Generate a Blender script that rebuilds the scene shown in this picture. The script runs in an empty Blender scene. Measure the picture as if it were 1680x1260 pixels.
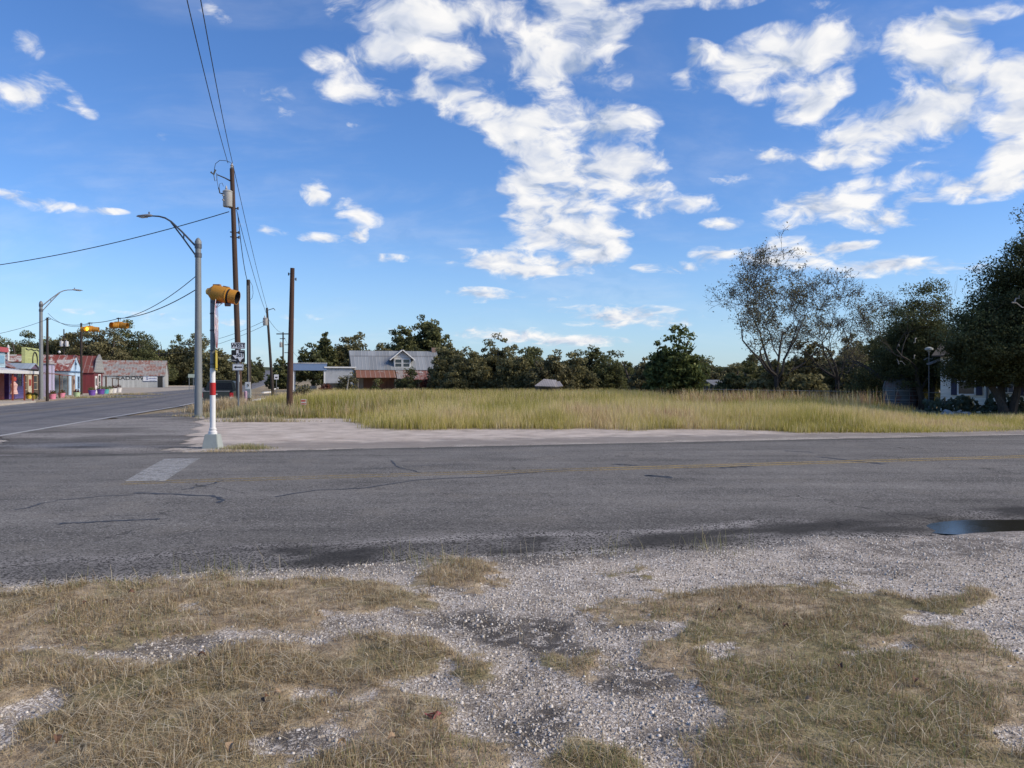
import bpy, math, random
import numpy as np
from mathutils import Vector, Matrix

random.seed(7)
RNG = np.random.default_rng(11)
S = bpy.context.scene
C = S.collection
R = math.radians
F, CX, HY, CAMZ = 1262.0, 840.0, 625.0, 1.6      # focal length in photo pixels, principal column, horizon row, eye height

# ---------------------------------------------------------------- terrain and sight lines
def tz(y):
    """height of the land: level, then a slow rise towards the crest of the highway"""
    y = np.asarray(y, dtype=float)
    return 1.6 * (np.clip(y - 150.0, 0, 1100) / 240.0) ** 1.61
def at(px, py, Y):
    return Vector(((px - CX) / F * Y, Y, CAMZ + (HY - py) / F * Y))
def xat(px, Y):
    return (px - CX) / F * Y
def gnd(px, py):
    Y = CAMZ * F / (py - HY)
    return Vector(((px - CX) / F * Y, Y, 0))

# ---------------------------------------------------------------- numpy noise
def _h(ix, iy, seed):
    n = (ix.astype(np.int64) * 374761393 + iy.astype(np.int64) * 668265263 + seed * 1442695041) & 0xffffffff
    n = ((n ^ (n >> 13)) * 1274126177) & 0xffffffff
    return ((n ^ (n >> 16)) & 0xffff) / 65535.0
def vnoise(x, y, seed=0):
    x = np.asarray(x, float); y = np.asarray(y, float)
    ix, iy = np.floor(x), np.floor(y); fx, fy = x - ix, y - iy
    fx = fx * fx * (3 - 2 * fx); fy = fy * fy * (3 - 2 * fy)
    a = _h(ix, iy, seed); b = _h(ix + 1, iy, seed); c = _h(ix, iy + 1, seed); d = _h(ix + 1, iy + 1, seed)
    return (a * (1 - fx) + b * fx) * (1 - fy) + (c * (1 - fx) + d * fx) * fy
def fbm(x, y, seed=0, o=4):
    v = 0; amp = .5; t = 0
    for k in range(o):
        v = v + amp * vnoise(x * 2 ** k + 17.3 * k, y * 2 ** k - 9.1 * k, seed + k); t += amp; amp *= .5
    return v / t
def sstep(a, b, x):
    t = np.clip((x - a) / (b - a), 0, 1); return t * t * (3 - 2 * t)
def poly_sd(px, py, poly):
    """signed distance to a polygon, positive inside"""
    d = np.full(px.shape, 1e9); ins = np.zeros(px.shape, bool); n = len(poly)
    for i in range(n):
        ax, ay = poly[i]; bx, by = poly[(i + 1) % n]
        ex, ey = bx - ax, by - ay
        t = np.clip(((px - ax) * ex + (py - ay) * ey) / (ex * ex + ey * ey + 1e-12), 0, 1)
        d = np.minimum(d, np.hypot(px - ax - t * ex, py - ay - t * ey))
        c = ((ay > py) != (by > py)) & (px < (bx - ax) * (py - ay) / (by - ay + 1e-12) + ax)
        ins ^= c
    return np.where(ins, d, -d)

# ---------------------------------------------------------------- node helpers
class NT:
    def __init__(s, tree): s.t = tree; s.n = tree.nodes; s.l = tree.links
    def node(s, typ, **kw):
        n = s.n.new(typ)
        for k, v in kw.items(): setattr(n, k, v)
        return n
    def put(s, inp, v):
        if isinstance(v, bpy.types.NodeSocket): s.l.new(v, inp)
        elif v is not None: inp.default_value = v
    def math(s, op, a, b=None, c=None, clamp=False):
        n = s.node('ShaderNodeMath', operation=op, use_clamp=clamp)
        for i, v in enumerate((a, b, c)):
            if v is not None: s.put(n.inputs[i], v)
        return n.outputs[0]
    def vmath(s, op, a, b=None):
        n = s.node('ShaderNodeVectorMath', operation=op)
        s.put(n.inputs[0], a)
        if b is not None: s.put(n.inputs[3] if op == 'SCALE' else n.inputs[1], b)
        return n.outputs[0]
    def mix(s, f, a, b, blend='MIX'):
        n = s.node('ShaderNodeMix', data_type='RGBA', blend_type=blend)
        s.put(n.inputs[0], f); s.put(n.inputs[6], a); s.put(n.inputs[7], b)
        return n.outputs[2]
    def noise(s, vec, scale, detail=4, rough=.55, dist=0, out=0):
        n = s.node('ShaderNodeTexNoise'); s.put(n.inputs['Vector'], vec)
        n.inputs['Scale'].default_value = scale; n.inputs['Detail'].default_value = detail
        n.inputs['Roughness'].default_value = rough; n.inputs['Distortion'].default_value = dist
        return n.outputs[out]
    def voro(s, vec, scale, feature='F1', out='Distance', rnd=1):
        n = s.node('ShaderNodeTexVoronoi', feature=feature); s.put(n.inputs['Vector'], vec)
        n.inputs['Scale'].default_value = scale; n.inputs['Randomness'].default_value = rnd
        return n.outputs[out]
    def ramp(s, f, stops, interp='LINEAR'):
        n = s.node('ShaderNodeValToRGB'); s.put(n.inputs[0], f); cr = n.color_ramp; cr.interpolation = interp
        while len(cr.elements) > 1: cr.elements.remove(cr.elements[-1])
        for i, (p, c) in enumerate(stops):
            e = cr.elements[0] if i == 0 else cr.elements.new(p)
            e.position = p
            e.color = (c, c, c, 1) if isinstance(c, (int, float)) else (*c, 1)
        return n.outputs[0]
    def step(s, a, b, x):
        n = s.node('ShaderNodeMapRange', interpolation_type='SMOOTHSTEP')
        s.put(n.inputs[0], x); n.inputs[1].default_value = a; n.inputs[2].default_value = b
        return n.outputs[0]
    def attr(s, name, out='Fac'):
        return s.node('ShaderNodeAttribute', attribute_name=name).outputs[out]
    def bump(s, h, strength=.5, dist=.02):
        n = s.node('ShaderNodeBump'); s.put(n.inputs['Height'], h)
        n.inputs['Strength'].default_value = strength; n.inputs['Distance'].default_value = dist
        return n.outputs[0]
    def coord(s, k='Object'): return s.node('ShaderNodeTexCoord').outputs[k]
    def pos(s): return s.node('ShaderNodeNewGeometry').outputs['Position']
    def xyz(s, v):
        n = s.node('ShaderNodeSeparateXYZ'); s.put(n.inputs[0], v); return n.outputs
    def comb(s, x, y, z):
        n = s.node('ShaderNodeCombineXYZ')
        for i, v in enumerate((x, y, z)): s.put(n.inputs[i], v)
        return n.outputs[0]
    def mapping(s, v, scale=(1, 1, 1), loc=(0, 0, 0), rot=(0, 0, 0)):
        n = s.node('ShaderNodeMapping'); s.put(n.inputs[0], v)
        n.inputs['Location'].default_value = loc; n.inputs['Rotation'].default_value = rot; n.inputs['Scale'].default_value = scale
        return n.outputs[0]

def new_mat(name):
    m = bpy.data.materials.new(name); m.use_nodes = True
    t = NT(m.node_tree); t.n.clear()
    out = t.node('ShaderNodeOutputMaterial'); b = t.node('ShaderNodeBsdfPrincipled')
    t.l.new(b.outputs[0], out.inputs[0])
    return m, t, b, out
def c4(c): return (c[0], c[1], c[2], 1)

MATS = {}
def plain(name, col, rough=.6, metal=0, var=.25, scale=6, dirt=.25, bump=.15, spec=.4, emit=0):
    """painted or plain surface with mottling, grime and fine bump"""
    if name in MATS: return MATS[name]
    m, t, b, o = new_mat(name)
    v = t.coord()
    n1 = t.noise(v, scale, 5); n2 = t.noise(v, scale * 7, 3)
    k = t.math('MULTIPLY_ADD', t.math('SUBTRACT', n1, .5), var * 2, 1.0)
    col_v = t.vmath('SCALE', t.node('ShaderNodeRGB').outputs[0], k)
    t.n[-1]
    for nd in t.n:
        if nd.type == 'RGB': nd.outputs[0].default_value = c4(col)
    d = t.step(.52, .75, t.noise(v, scale * .6, 6, .65))
    g = [c * .45 + .02 for c in col]
    cc = t.mix(t.math('MULTIPLY', d, dirt), col_v, c4(g))
    t.put(b.inputs['Base Color'], cc)
    t.put(b.inputs['Roughness'], t.math('MULTIPLY_ADD', n2, .25, rough - .12))
    b.inputs['Metallic'].default_value = metal; b.inputs['Specular IOR Level'].default_value = spec
    if bump: t.put(b.inputs['Normal'], t.bump(n2, bump, .01))
    if emit:
        b.inputs['Emission Color'].default_value = c4(col); b.inputs['Emission Strength'].default_value = emit
    MATS[name] = m
    return m

def siding(name, col, pitch=.14, axis=2, dirt=.35, depth=.5, rough=.65):
    """boards or corrugation: a repeating step along one local axis"""
    if name in MATS: return MATS[name]
    m, t, b, o = new_mat(name)
    v = t.coord(); x = t.xyz(v)
    f = t.math('FRACT', t.math('DIVIDE', x[axis], pitch))
    row = t.math('FLOOR', t.math('DIVIDE', x[axis], pitch))
    seam = t.math('SUBTRACT', 1.0, t.math('MULTIPLY', t.step(.0, .16, f), t.math('SUBTRACT', 1.0, t.math('MULTIPLY', t.step(.84, 1.0, f), .0))))
    rn = t.node('ShaderNodeTexWhiteNoise', noise_dimensions='1D'); t.put(rn.inputs['W'], row)
    st = t.noise(t.mapping(v, (2, 2, .4) if axis != 2 else (.4, .4, 2)), 5, 6, .7)
    k = t.math('ADD', t.math('MULTIPLY_ADD', rn.outputs[0], .2, .82), t.math('MULTIPLY', t.math('SUBTRACT', st, .5), .7))
    rgb = t.node('ShaderNodeRGB'); rgb.outputs[0].default_value = c4(col)
    base = t.vmath('SCALE', rgb.outputs[0], k)
    d = t.step(.5, .72, t.noise(t.mapping(v, (1, 1, .35)), 2.2, 7, .7))
    cc = t.mix(t.math('MULTIPLY', d, dirt), base, c4([c * .4 + .015 for c in col]))
    cc = t.mix(t.math('MULTIPLY', seam, depth), cc, c4([c * .2 for c in col]))
    t.put(b.inputs['Base Color'], cc); b.inputs['Roughness'].default_value = rough
    t.put(b.inputs['Normal'], t.bump(t.math('MULTIPLY_ADD', st, .2, t.math('SUBTRACT', 1, seam)), .5, .02))
    MATS[name] = m
    return m

def tin(name, pitch=.35, axis=0, rust=.5, base=(.42, .43, .44), rcol=(.22, .075, .04), rough=.5, rows=1.6):
    """sheet metal roofing with ribs, lapped rows and rust"""
    if name in MATS: return MATS[name]
    m, t, b, o = new_mat(name)
    v = t.coord(); x = t.xyz(v)
    f = t.math('FRACT', t.math('DIVIDE', x[axis], pitch))
    rib = t.math('SUBTRACT', t.step(.0, .12, f), t.step(.12, .24, f))
    cell = t.comb(t.math('FLOOR', t.math('DIVIDE', x[axis], pitch * 2)), t.math('FLOOR', t.math('DIVIDE', x[2], rows * .5)), 0)
    wn = t.node('ShaderNodeTexWhiteNoise', noise_dimensions='3D'); t.put(wn.inputs['Vector'], cell)
    sc = (.9, .9, .45) if axis == 0 else (.9, .9, .45)
    n = t.noise(t.mapping(v, sc), 1.6, 8, .72, .4)
    a = t.math('ADD', t.math('ADD', n, t.math('MULTIPLY', t.math('SUBTRACT', wn.outputs[0], .5), .22)), rust - .5)
    rm = t.step(.46, .58, a)
    fine = t.noise(v, 14, 6, .7)
    met = t.ramp(t.math('MULTIPLY_ADD', wn.outputs[0], .5, t.math('MULTIPLY', fine, .5)), [(0.2, tuple(c * .7 for c in base)), (.8, tuple(min(1, c * 1.15) for c in base))])
    rc = t.ramp(fine, [(.25, tuple(c * .5 for c in rcol)), (.55, rcol), (.8, tuple(min(1, c * 1.7) for c in rcol))])
    cc = t.mix(rm, met, rc)
    cc = t.mix(t.math('MULTIPLY', rib, .3), cc, (.5, .48, .46, 1))
    lap = t.math('SUBTRACT', 1.0, t.step(.0, .06, t.math('FRACT', t.math('DIVIDE', x[2], rows * .5))))
    cc = t.mix(t.math('MULTIPLY', lap, .45), cc, (.05, .04, .035, 1))
    t.put(b.inputs['Base Color'], cc)
    b.inputs['Roughness'].default_value = rough; b.inputs['Specular IOR Level'].default_value = .35
    t.put(b.inputs['Normal'], t.bump(t.math('ADD', t.math('MULTIPLY', rib, 1.0), t.math('MULTIPLY', fine, .2)), .6, .03))
    MATS[name] = m
    return m

def wood(name, col=(.10, .065, .045), col2=(.03, .02, .016)):
    if name in MATS: return MATS[name]
    m, t, b, o = new_mat(name)
    v = t.coord()
    n = t.noise(t.mapping(v, (12, 12, .5)), 3, 8, .7, .3); n2 = t.noise(v, 1.3, 4)
    cc = t.ramp(n, [(.3, col2), (.6, col), (.85, tuple(c * 1.7 for c in col))])
    cc = t.mix(t.step(.5, .7, n2), cc, c4([c * .55 for c in col]))
    t.put(b.inputs['Base Color'], cc); b.inputs['Roughness'].default_value = .85
    t.put(b.inputs['Normal'], t.bump(n, .7, .02))
    MATS[name] = m
    return m

def leafmat(name, dark, light, warm=None, trans=.25):
    if name in MATS: return MATS[name]
    m, t, b, o = new_mat(name)
    k = t.attr('tint')
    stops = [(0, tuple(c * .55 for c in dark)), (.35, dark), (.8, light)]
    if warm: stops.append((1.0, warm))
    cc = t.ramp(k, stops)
    t.put(b.inputs['Base Color'], cc); b.inputs['Roughness'].default_value = .6; b.inputs['Specular IOR Level'].default_value = .18
    tr = t.node('ShaderNodeBsdfTranslucent'); t.put(tr.inputs[0], t.mix(.5, cc, c4(light)))
    ms = t.node('ShaderNodeMixShader'); ms.inputs[0].default_value = trans
    t.l.new(b.outputs[0], ms.inputs[1]); t.l.new(tr.outputs[0], ms.inputs[2]); t.l.new(ms.outputs[0], o.inputs[0])
    MATS[name] = m
    return m

def glass(name='window_glass', col=(.02, .025, .03)):
    if name in MATS: return MATS[name]
    m, t, b, o = new_mat(name)
    n = t.noise(t.coord(), 3, 3)
    t.put(b.inputs['Base Color'], t.mix(n, c4(col), c4([c * 2.2 for c in col])))
    b.inputs['Roughness'].default_value = .08; b.inputs['Specular IOR Level'].default_value = .6
    MATS[name] = m
    return m

# ---------------------------------------------------------------- mesh builder
class MB:
    def __init__(s): s.v = []; s.f = []
    def add(s, vs, fs):
        o = len(s.v); s.v += [tuple(v) for v in vs]; s.f += [tuple(i + o for i in f) for f in fs]; return s
    def box(s, c, d, rot=None, bev=0):
        """box about c with size d; bev chamfers the four vertical edges"""
        hx, hy, hz = d[0] / 2, d[1] / 2, d[2] / 2
        if bev:
            b = min(bev, hx * .9, hy * .9)
            ring = [(-hx + b, -hy), (hx - b, -hy), (hx, -hy + b), (hx, hy - b), (hx - b, hy), (-hx + b, hy), (-hx, hy - b), (-hx, -hy + b)]
        else:
            ring = [(-hx, -hy), (hx, -hy), (hx, hy), (-hx, hy)]
        n = len(ring)
        vs = [Vector((x, y, -hz)) for x, y in ring] + [Vector((x, y, hz)) for x, y in ring]
        if rot is not None: vs = [rot @ v for v in vs]
        vs = [v + Vector(c) for v in vs]
        fs = [tuple(range(n))[::-1], tuple(range(n, 2 * n))] + [(i, (i + 1) % n, n + (i + 1) % n, n + i) for i in range(n)]
        return s.add(vs, fs)
    def span(s, x0, x1, y0, y1, z0, z1):
        return s.box(((x0 + x1) / 2, (y0 + y1) / 2, (z0 + z1) / 2), (x1 - x0, y1 - y0, z1 - z0))
    def tube(s, pts, rad, n=8, cap=True):
        pts = [Vector(p) for p in pts]
        if not isinstance(rad, (list, tuple)): rad = [rad] * len(pts)
        vs = []; fs = []; up = None
        for i, p in enumerate(pts):
            d = (pts[min(i + 1, len(pts) - 1)] - pts[max(i - 1, 0)])
            d = d.normalized() if d.length > 1e-9 else Vector((0, 0, 1))
            if up is None: up = Vector((1, 0, 0)) if abs(d.x) < .8 else Vector((0, 1, 0))
            a = up - d * up.dot(d)
            a = a.normalized() if a.length > 1e-6 else d.orthogonal().normalized()
            up = a; bb = d.cross(a)
            for k in range(n):
                th = 2 * math.pi * k / n
                vs.append(p + (a * math.cos(th) + bb * math.sin(th)) * rad[i])
        for i in range(len(pts) - 1):
            for k in range(n):
                fs.append((i * n + k, i * n + (k + 1) % n, (i + 1) * n + (k + 1) % n, (i + 1) * n + k))
        if cap:
            fs.append(tuple(range(n))[::-1]); fs.append(tuple(range((len(pts) - 1) * n, len(pts) * n)))
        return s.add(vs, fs)
    def lathe(s, prof, c=(0, 0, 0), n=16, axis=None):
        """prof: (radius, height) pairs"""
        vs = []; fs = []
        for r, z in prof:
            for k in range(n):
                th = 2 * math.pi * k / n
                vs.append(Vector((r * math.cos(th), r * math.sin(th), z)))
        if axis is not None:
            q = Vector((0, 0, 1)).rotation_difference(Vector(axis)); vs = [q @ v for v in vs]
        vs = [v + Vector(c) for v in vs]
        m = len(prof)
        for i in range(m - 1):
            for k in range(n): fs.append((i * n + k, i * n + (k + 1) % n, (i + 1) * n + (k + 1) % n, (i + 1) * n + k))
        fs.append(tuple(range(n))[::-1]); fs.append(tuple(range((m - 1) * n, m * n)))
        return s.add(vs, fs)
    def prism(s, poly, a, b, plane='xz'):
        """polygon in a plane, extruded along the remaining axis from a to b"""
        def P(u, v, w): return (u, w, v) if plane == 'xz' else ((w, u, v) if plane == 'yz' else (u, v, w))
        n = len(poly)
        vs = [P(u, v, a) for u, v in poly] + [P(u, v, b) for u, v in poly]
        fs = [tuple(range(n)), tuple(range(n, 2 * n))[::-1]] + [(i, n + i, n + (i + 1) % n, (i + 1) % n) for i in range(n)]
        return s.add(vs, fs)
    def slab(s, a, b, c, d, th):
        """a quad given thickness th along its own normal (downwards)"""
        a, b, c, d = map(Vector, (a, b, c, d)); nrm = (b - a).cross(d - a).normalized() * -th
        return s.add([a, b, c, d, a + nrm, b + nrm, c + nrm, d + nrm],
                     [(0, 1, 2, 3), (7, 6, 5, 4), (0, 4, 5, 1), (1, 5, 6, 2), (2, 6, 7, 3), (3, 7, 4, 0)])
    def build(s, name, mat, parent=None, smooth=False, bevel=0):
        me = bpy.data.meshes.new(name); me.from_pydata(s.v, [], s.f); me.update()
        import bmesh
        bm = bmesh.new(); bm.from_mesh(me); bmesh.ops.recalc_face_normals(bm, faces=bm.faces)
        if bevel: bmesh.ops.bevel(bm, geom=[e for e in bm.edges], offset=bevel, segments=2, affect='EDGES', clamp_overlap=True)
        bm.to_mesh(me); bm.free()
        if smooth:
            me.polygons.foreach_set('use_smooth', [True] * len(me.polygons))
            me.set_sharp_from_angle(angle=R(40))
        o = bpy.data.objects.new(name, me); C.objects.link(o)
        if mat: me.materials.append(mat)
        if parent: o.parent = parent
        return o

def quads(name, V, mat, attrs=None, parent=None, Fq=None):
    """mesh of quads from an (n,4,3) array, or shared vertices V with index array Fq; attrs: name -> (domain, values)"""
    me = bpy.data.meshes.new(name)
    if Fq is None:
        n = V.shape[0]; V = V.reshape(-1, 3); Fq = np.arange(n * 4).reshape(n, 4)
    me.vertices.add(len(V)); me.vertices.foreach_set('co', np.ascontiguousarray(V, dtype=np.float32).ravel())
    me.loops.add(Fq.size); me.loops.foreach_set('vertex_index', np.ascontiguousarray(Fq, dtype=np.int32).ravel())
    me.polygons.add(len(Fq)); me.polygons.foreach_set('loop_start', np.arange(0, Fq.size, 4, dtype=np.int32))
    me.update(calc_edges=True)
    for k, (dom, val) in (attrs or {}).items():
        a = me.attributes.new(k, 'FLOAT', dom); a.data.foreach_set('value', np.ascontiguousarray(val, dtype=np.float32))
    me.materials.append(mat)
    o = bpy.data.objects.new(name, me); C.objects.link(o)
    if parent: o.parent = parent
    return o

def tag(o, label=None, cat=None, group=None, kind=None):
    if label: o['label'] = label
    if cat: o['category'] = cat
    if group: o['group'] = group
    if kind: o['kind'] = kind
    return o
def thing(name, label, cat, loc=(0, 0, 0), rz=0, group=None):
    o = bpy.data.objects.new(name, None); C.objects.link(o); o.empty_display_size = .3
    o.location = loc; o.rotation_euler = (0, 0, rz)
    return tag(o, label, cat, group)
def dup(root, loc=None, rz=None, label=None):
    r = root.copy(); C.objects.link(r)
    if loc is not None: r.location = loc
    if rz is not None: r.rotation_euler = (0, 0, rz)
    if label: r['label'] = label
    for ch in list(root.children):
        c = ch.copy(); C.objects.link(c); c.parent = r
        for g in ch.children:
            d = g.copy(); C.objects.link(d); d.parent = c
    return r
def text_mesh(name, txt, size, mat, parent, loc, rot=(math.pi / 2, 0, 0), xs=1.0, ext=.002, bold=.012):
    cu = bpy.data.curves.new(name, 'FONT'); cu.body = txt; cu.size = size; cu.align_x = 'CENTER'; cu.align_y = 'CENTER'; cu.extrude = ext
    cu.offset = size * bold
    tmp = bpy.data.objects.new('tmp_text', cu); C.objects.link(tmp)
    me = bpy.data.meshes.new_from_object(tmp.evaluated_get(bpy.context.evaluated_depsgraph_get()))
    bpy.data.objects.remove(tmp); bpy.data.curves.remove(cu)
    me.name = name; me.materials.clear(); me.materials.append(mat)
    o = bpy.data.objects.new(name, me); C.objects.link(o); o.parent = parent
    o.location = loc; o.rotation_euler = rot; o.scale = (xs, 1, 1)
    return o

# ================================================================ SKY, SUN, CAMERA
SUN_AZ, SUN_EL = R(102), R(34)
w = bpy.data.worlds.new('World'); S.world = w; w.use_nodes = True
t = NT(w.node_tree); t.n.clear()
wo = t.node('ShaderNodeOutputWorld'); bg = t.node('ShaderNodeBackground'); t.l.new(bg.outputs[0], wo.inputs[0])
sky = t.node('ShaderNodeTexSky', sky_type='NISHITA'); sky.sun_disc = False
sky.sun_elevation = SUN_EL; sky.sun_rotation = SUN_AZ; sky.altitude = 200; sky.air_density = 1.0; sky.dust_density = .55; sky.ozone_density = 2.2
dirv = t.vmath('NORMALIZE', t.coord('Generated'))
dx, dy, dz = t.xyz(dirv)
az = t.math('ARCTAN2', dx, dy); el = t.math('ARCSINE', dz)
av = t.comb(az, el, 0)
CLOUDS = [  # centre, half extents (photo pixels, turned into bearing and elevation), tilt, weight
 (690,25,170,50,0,1.1),(600,97,110,30,-4,1),(745,95,60,24,0,.9),(615,155,75,26,0,.65),(440,165,62,34,10,.55),
 (925,40,110,75,0,1.15),(890,105,75,50,0,1),(780,170,120,42,14,1),(825,208,60,40,20,.8),(700,150,50,20,0,.6),
 (965,200,120,42,8,1.1),(925,265,110,42,0,1),(1010,275,90,32,0,.85),(930,320,120,42,0,1.05),(945,385,95,52,0,1.15),(985,400,60,45,0,1),
 (800,428,110,20,6,.75),(905,440,95,20,0,.85),(1000,45,70,40,0,.7),(875,300,70,60,0,.7),(1045,275,70,42,0,.75),(1050,335,60,30,0,.55),(875,375,75,44,0,.8),(850,435,80,30,0,.7),(660,60,120,40,0,.7),(560,150,60,26,0,.5),(960,110,50,50,0,.6),(1010,130,40,30,0,.5),(870,215,60,50,0,.7),(1060,200,40,30,0,.4),
 (1240,95,125,40,-14,1.15),(1370,75,70,48,-25,1.1),(1138,85,48,20,10,.95),(1335,165,70,44,-20,1.05),(1250,155,60,20,0,.6),(1300,120,60,40,0,.7),
 (1530,92,100,56,38,1.15),(1575,50,60,40,40,.9),(1480,203,135,52,-5,1.2),(1400,235,70,30,0,.8),(1555,185,60,36,0,.9),
 (1655,120,60,34,0,.9),(1668,190,55,70,0,1.1),(1660,265,60,50,0,1),(1262,258,62,20,0,.95),(1208,290,52,16,0,.8),(1385,262,70,24,10,.8),(1330,278,50,16,0,.5),
 (1395,335,150,36,-6,1.1),(1300,335,60,18,0,.7),(1450,365,80,20,0,.7),(1605,310,90,22,0,.95),(1520,285,55,20,0,.8),
 (1130,335,85,20,0,.65),(1060,312,60,16,0,.6),(1180,368,46,14,0,.6),(1285,415,115,27,0,1.1),(1165,415,44,16,0,.75),(1400,403,50,11,0,.85),
 (1440,437,140,19,2,1.0),(1120,440,75,13,0,.6),(1055,440,30,9,0,.5),(1600,440,60,10,0,.5),
 (28,152,80,28,10,1),(135,178,34,14,20,.55),(48,75,30,24,30,.55),(95,140,60,14,20,.4),(40,330,80,14,5,.9),(140,343,50,8,4,.55),(190,347,30,6,0,.5),(350,20,45,22,20,.35),
 (517,316,32,24,40,.9),(590,350,50,22,18,.95),(545,345,26,16,40,.5),(530,392,48,12,2,.85),(586,386,24,16,0,.75),(430,377,56,10,2,.7),(640,424,48,10,0,.55),(585,205,22,8,0,.5),(275,228,40,10,10,.3),
 (792,484,68,15,2,1),(900,490,60,8,0,.45),(1020,520,150,24,2,.95),(860,552,130,17,3,1),(960,560,90,12,0,.7),(500,520,50,8,0,.5),(390,530,60,8,0,.35),
 (220,517,180,9,2,.38),(560,500,60,6,0,.3),(700,540,120,8,0,.35),(1120,120,40,20,0,.4),(1100,5,90,12,0,.75),(1200,2,70,14,0,.75),(1350,6,36,10,0,.55),(1650,12,50,20,0,.55),(1130,150,50,16,0,.5),
 (-150,200,120,40,5,.9),(-300,90,160,60,0,1),(-400,380,150,20,0,.8),(1850,100,150,60,0,1),(1900,300,140,40,0,.9),(2150,200,150,70,0,1),(700,-120,220,60,0,1.1),(1300,-130,240,60,10,1),
]
cov = None
for (cx, cy, rx, ry, rot, wgt) in CLOUDS:
    d = Vector(((cx - CX) / F, 1, (HY - cy) / F)).normalized()
    a0, e0 = math.atan2(d.x, d.y), math.asin(d.z)
    k = 1.0 / F
    n = t.node('ShaderNodeMapping', vector_type='TEXTURE'); t.put(n.inputs[0], av)
    n.inputs['Location'].default_value = (a0, e0, 0); n.inputs['Rotation'].default_value = (0, 0, R(-rot))
    n.inputs['Scale'].default_value = (rx * k * math.cos(a0) * 1.06, ry * k * 1.1, 1)
    g = t.node('ShaderNodeTexGradient', gradient_type='SPHERICAL'); t.l.new(n.outputs[0], g.inputs[0])
    cov = t.math('MULTIPLY', g.outputs['Fac'], wgt) if cov is None else t.math('MULTIPLY_ADD', g.outputs['Fac'], wgt, cov)
cov = t.math('MINIMUM', cov, .92)
zz = t.math('MAXIMUM', t.math('ADD', dz, .34), .03)
pl = t.comb(t.math('DIVIDE', dx, zz), t.math('DIVIDE', dy, zz), 0)            # flat cloud layer, so puffs shrink and flatten towards the horizon
warp = t.noise(pl, 6.5, 3, .5, out=1)
plw = t.vmath('ADD', pl, t.vmath('SCALE', t.vmath('SUBTRACT', warp, (.5, .5, .5)), .16))
sund = (math.sin(SUN_AZ), math.cos(SUN_AZ), 0)
n0 = t.noise(plw, 10.5, 8, .6)
n1 = t.noise(t.vmath('ADD', plw, (.042, -.034, 0)), 10.5, 4, .55)
n0s = t.noise(plw, 10.5, 4, .55)
bill = t.noise(pl, 3.2, 3, .5)
dens = t.math('ADD', t.math('MULTIPLY', cov, 1.02), t.math('MULTIPLY', t.math('SUBTRACT', n0, .5), 3.3))
dens = t.math('MULTIPLY', dens, t.step(.02, .22, cov))
alpha = t.step(.08, 1.08, dens)
thin = t.math('MULTIPLY', t.step(.44, .74, t.noise(t.mapping(pl, (1, 2.2, 1)), 1.7, 6, .62, .5)), .15)   # faint veil
alpha = t.math('MAXIMUM', t.math('MULTIPLY', alpha, .97), thin)
lit = t.math('ADD', .57, t.math('MULTIPLY', t.math('SUBTRACT', n0s, n1), 2.2))
lit = t.math('ADD', lit, t.math('MULTIPLY', t.math('SUBTRACT', bill, .5), .7))
lit = t.math('SUBTRACT', lit, t.math('MULTIPLY', t.step(.8, 1.6, dens), .22))
ccol = t.ramp(lit, [(.15, (3.1, 3.6, 4.5)), (.42, (4.6, 4.9, 5.6)), (.70, (5.9, 5.95, 6.1)), (.95, (6.7, 6.6, 6.5))])
hs = t.node('ShaderNodeHueSaturation'); t.l.new(sky.outputs[0], hs.inputs['Color']); hs.inputs['Saturation'].default_value = 1.12; hs.inputs['Value'].default_value = 1.0
SKYTINT = t.mix(1.0, hs.outputs[0], (.69, .86, 1.14, 1), 'MULTIPLY')
low = t.math('MULTIPLY', t.math('SUBTRACT', 1, t.step(0, .22, dz)), .35)
skyc = t.mix(low, SKYTINT, (3.5, 4.75, 6.0, 1))
res = t.mix(alpha, skyc, ccol)
t.put(bg.inputs[0], res); bg.inputs[1].default_value = .15

sun = bpy.data.lights.new('sun', 'SUN'); sun.energy = 4.3; sun.angle = R(22); sun.color = (1, .85, .64)
so = bpy.data.objects.new('sun', sun); C.objects.link(so)
sdv = Vector((math.sin(SUN_AZ) * math.cos(SUN_EL), math.cos(SUN_AZ) * math.cos(SUN_EL), math.sin(SUN_EL)))
so.rotation_euler = sdv.to_track_quat('Z', 'Y').to_euler()

cam = bpy.data.cameras.new('camera'); co = bpy.data.objects.new('camera', cam); C.objects.link(co)
cam.sensor_width = 36; cam.lens = F / 1680 * 36; cam.clip_end = 6000; cam.clip_start = .05
co.location = (0, 0, CAMZ); co.rotation_euler = (R(90) - 5 / F, 0, 0); S.camera = co
S.view_settings.view_transform = 'Standard'; S.view_settings.look = 'None'; S.view_settings.exposure = 0; S.view_settings.gamma = 1
w.cycles.sampling_method = 'MANUAL'; w.cycles.sample_map_resolution = 256
S.cycles.max_bounces = 6; S.cycles.diffuse_bounces = 3; S.cycles.transmission_bounces = 3; S.cycles.use_denoising = True

# ================================================================ GROUND
A14 = R(14)
SU, SV, SO = np.array([math.cos(A14), math.sin(A14)]), np.array([-math.sin(A14), math.cos(A14)]), np.array([0, 12.95])
def sr(u, v): return (SO[0] + SU[0] * u + SV[0] * v, SO[1] + SU[1] * u + SV[1] * v)      # side street frame: u along, v across
def sr_inv(x, y):
    return (x - SO[0]) * SU[0] + (y - SO[1]) * SU[1], (x - SO[0]) * SV[0] + (y - SO[1]) * SV[1]
def topx(x, y):
    Y = np.maximum(y, 1.2); return CX + x / Y * F, HY + CAMZ * F / Y

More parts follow.
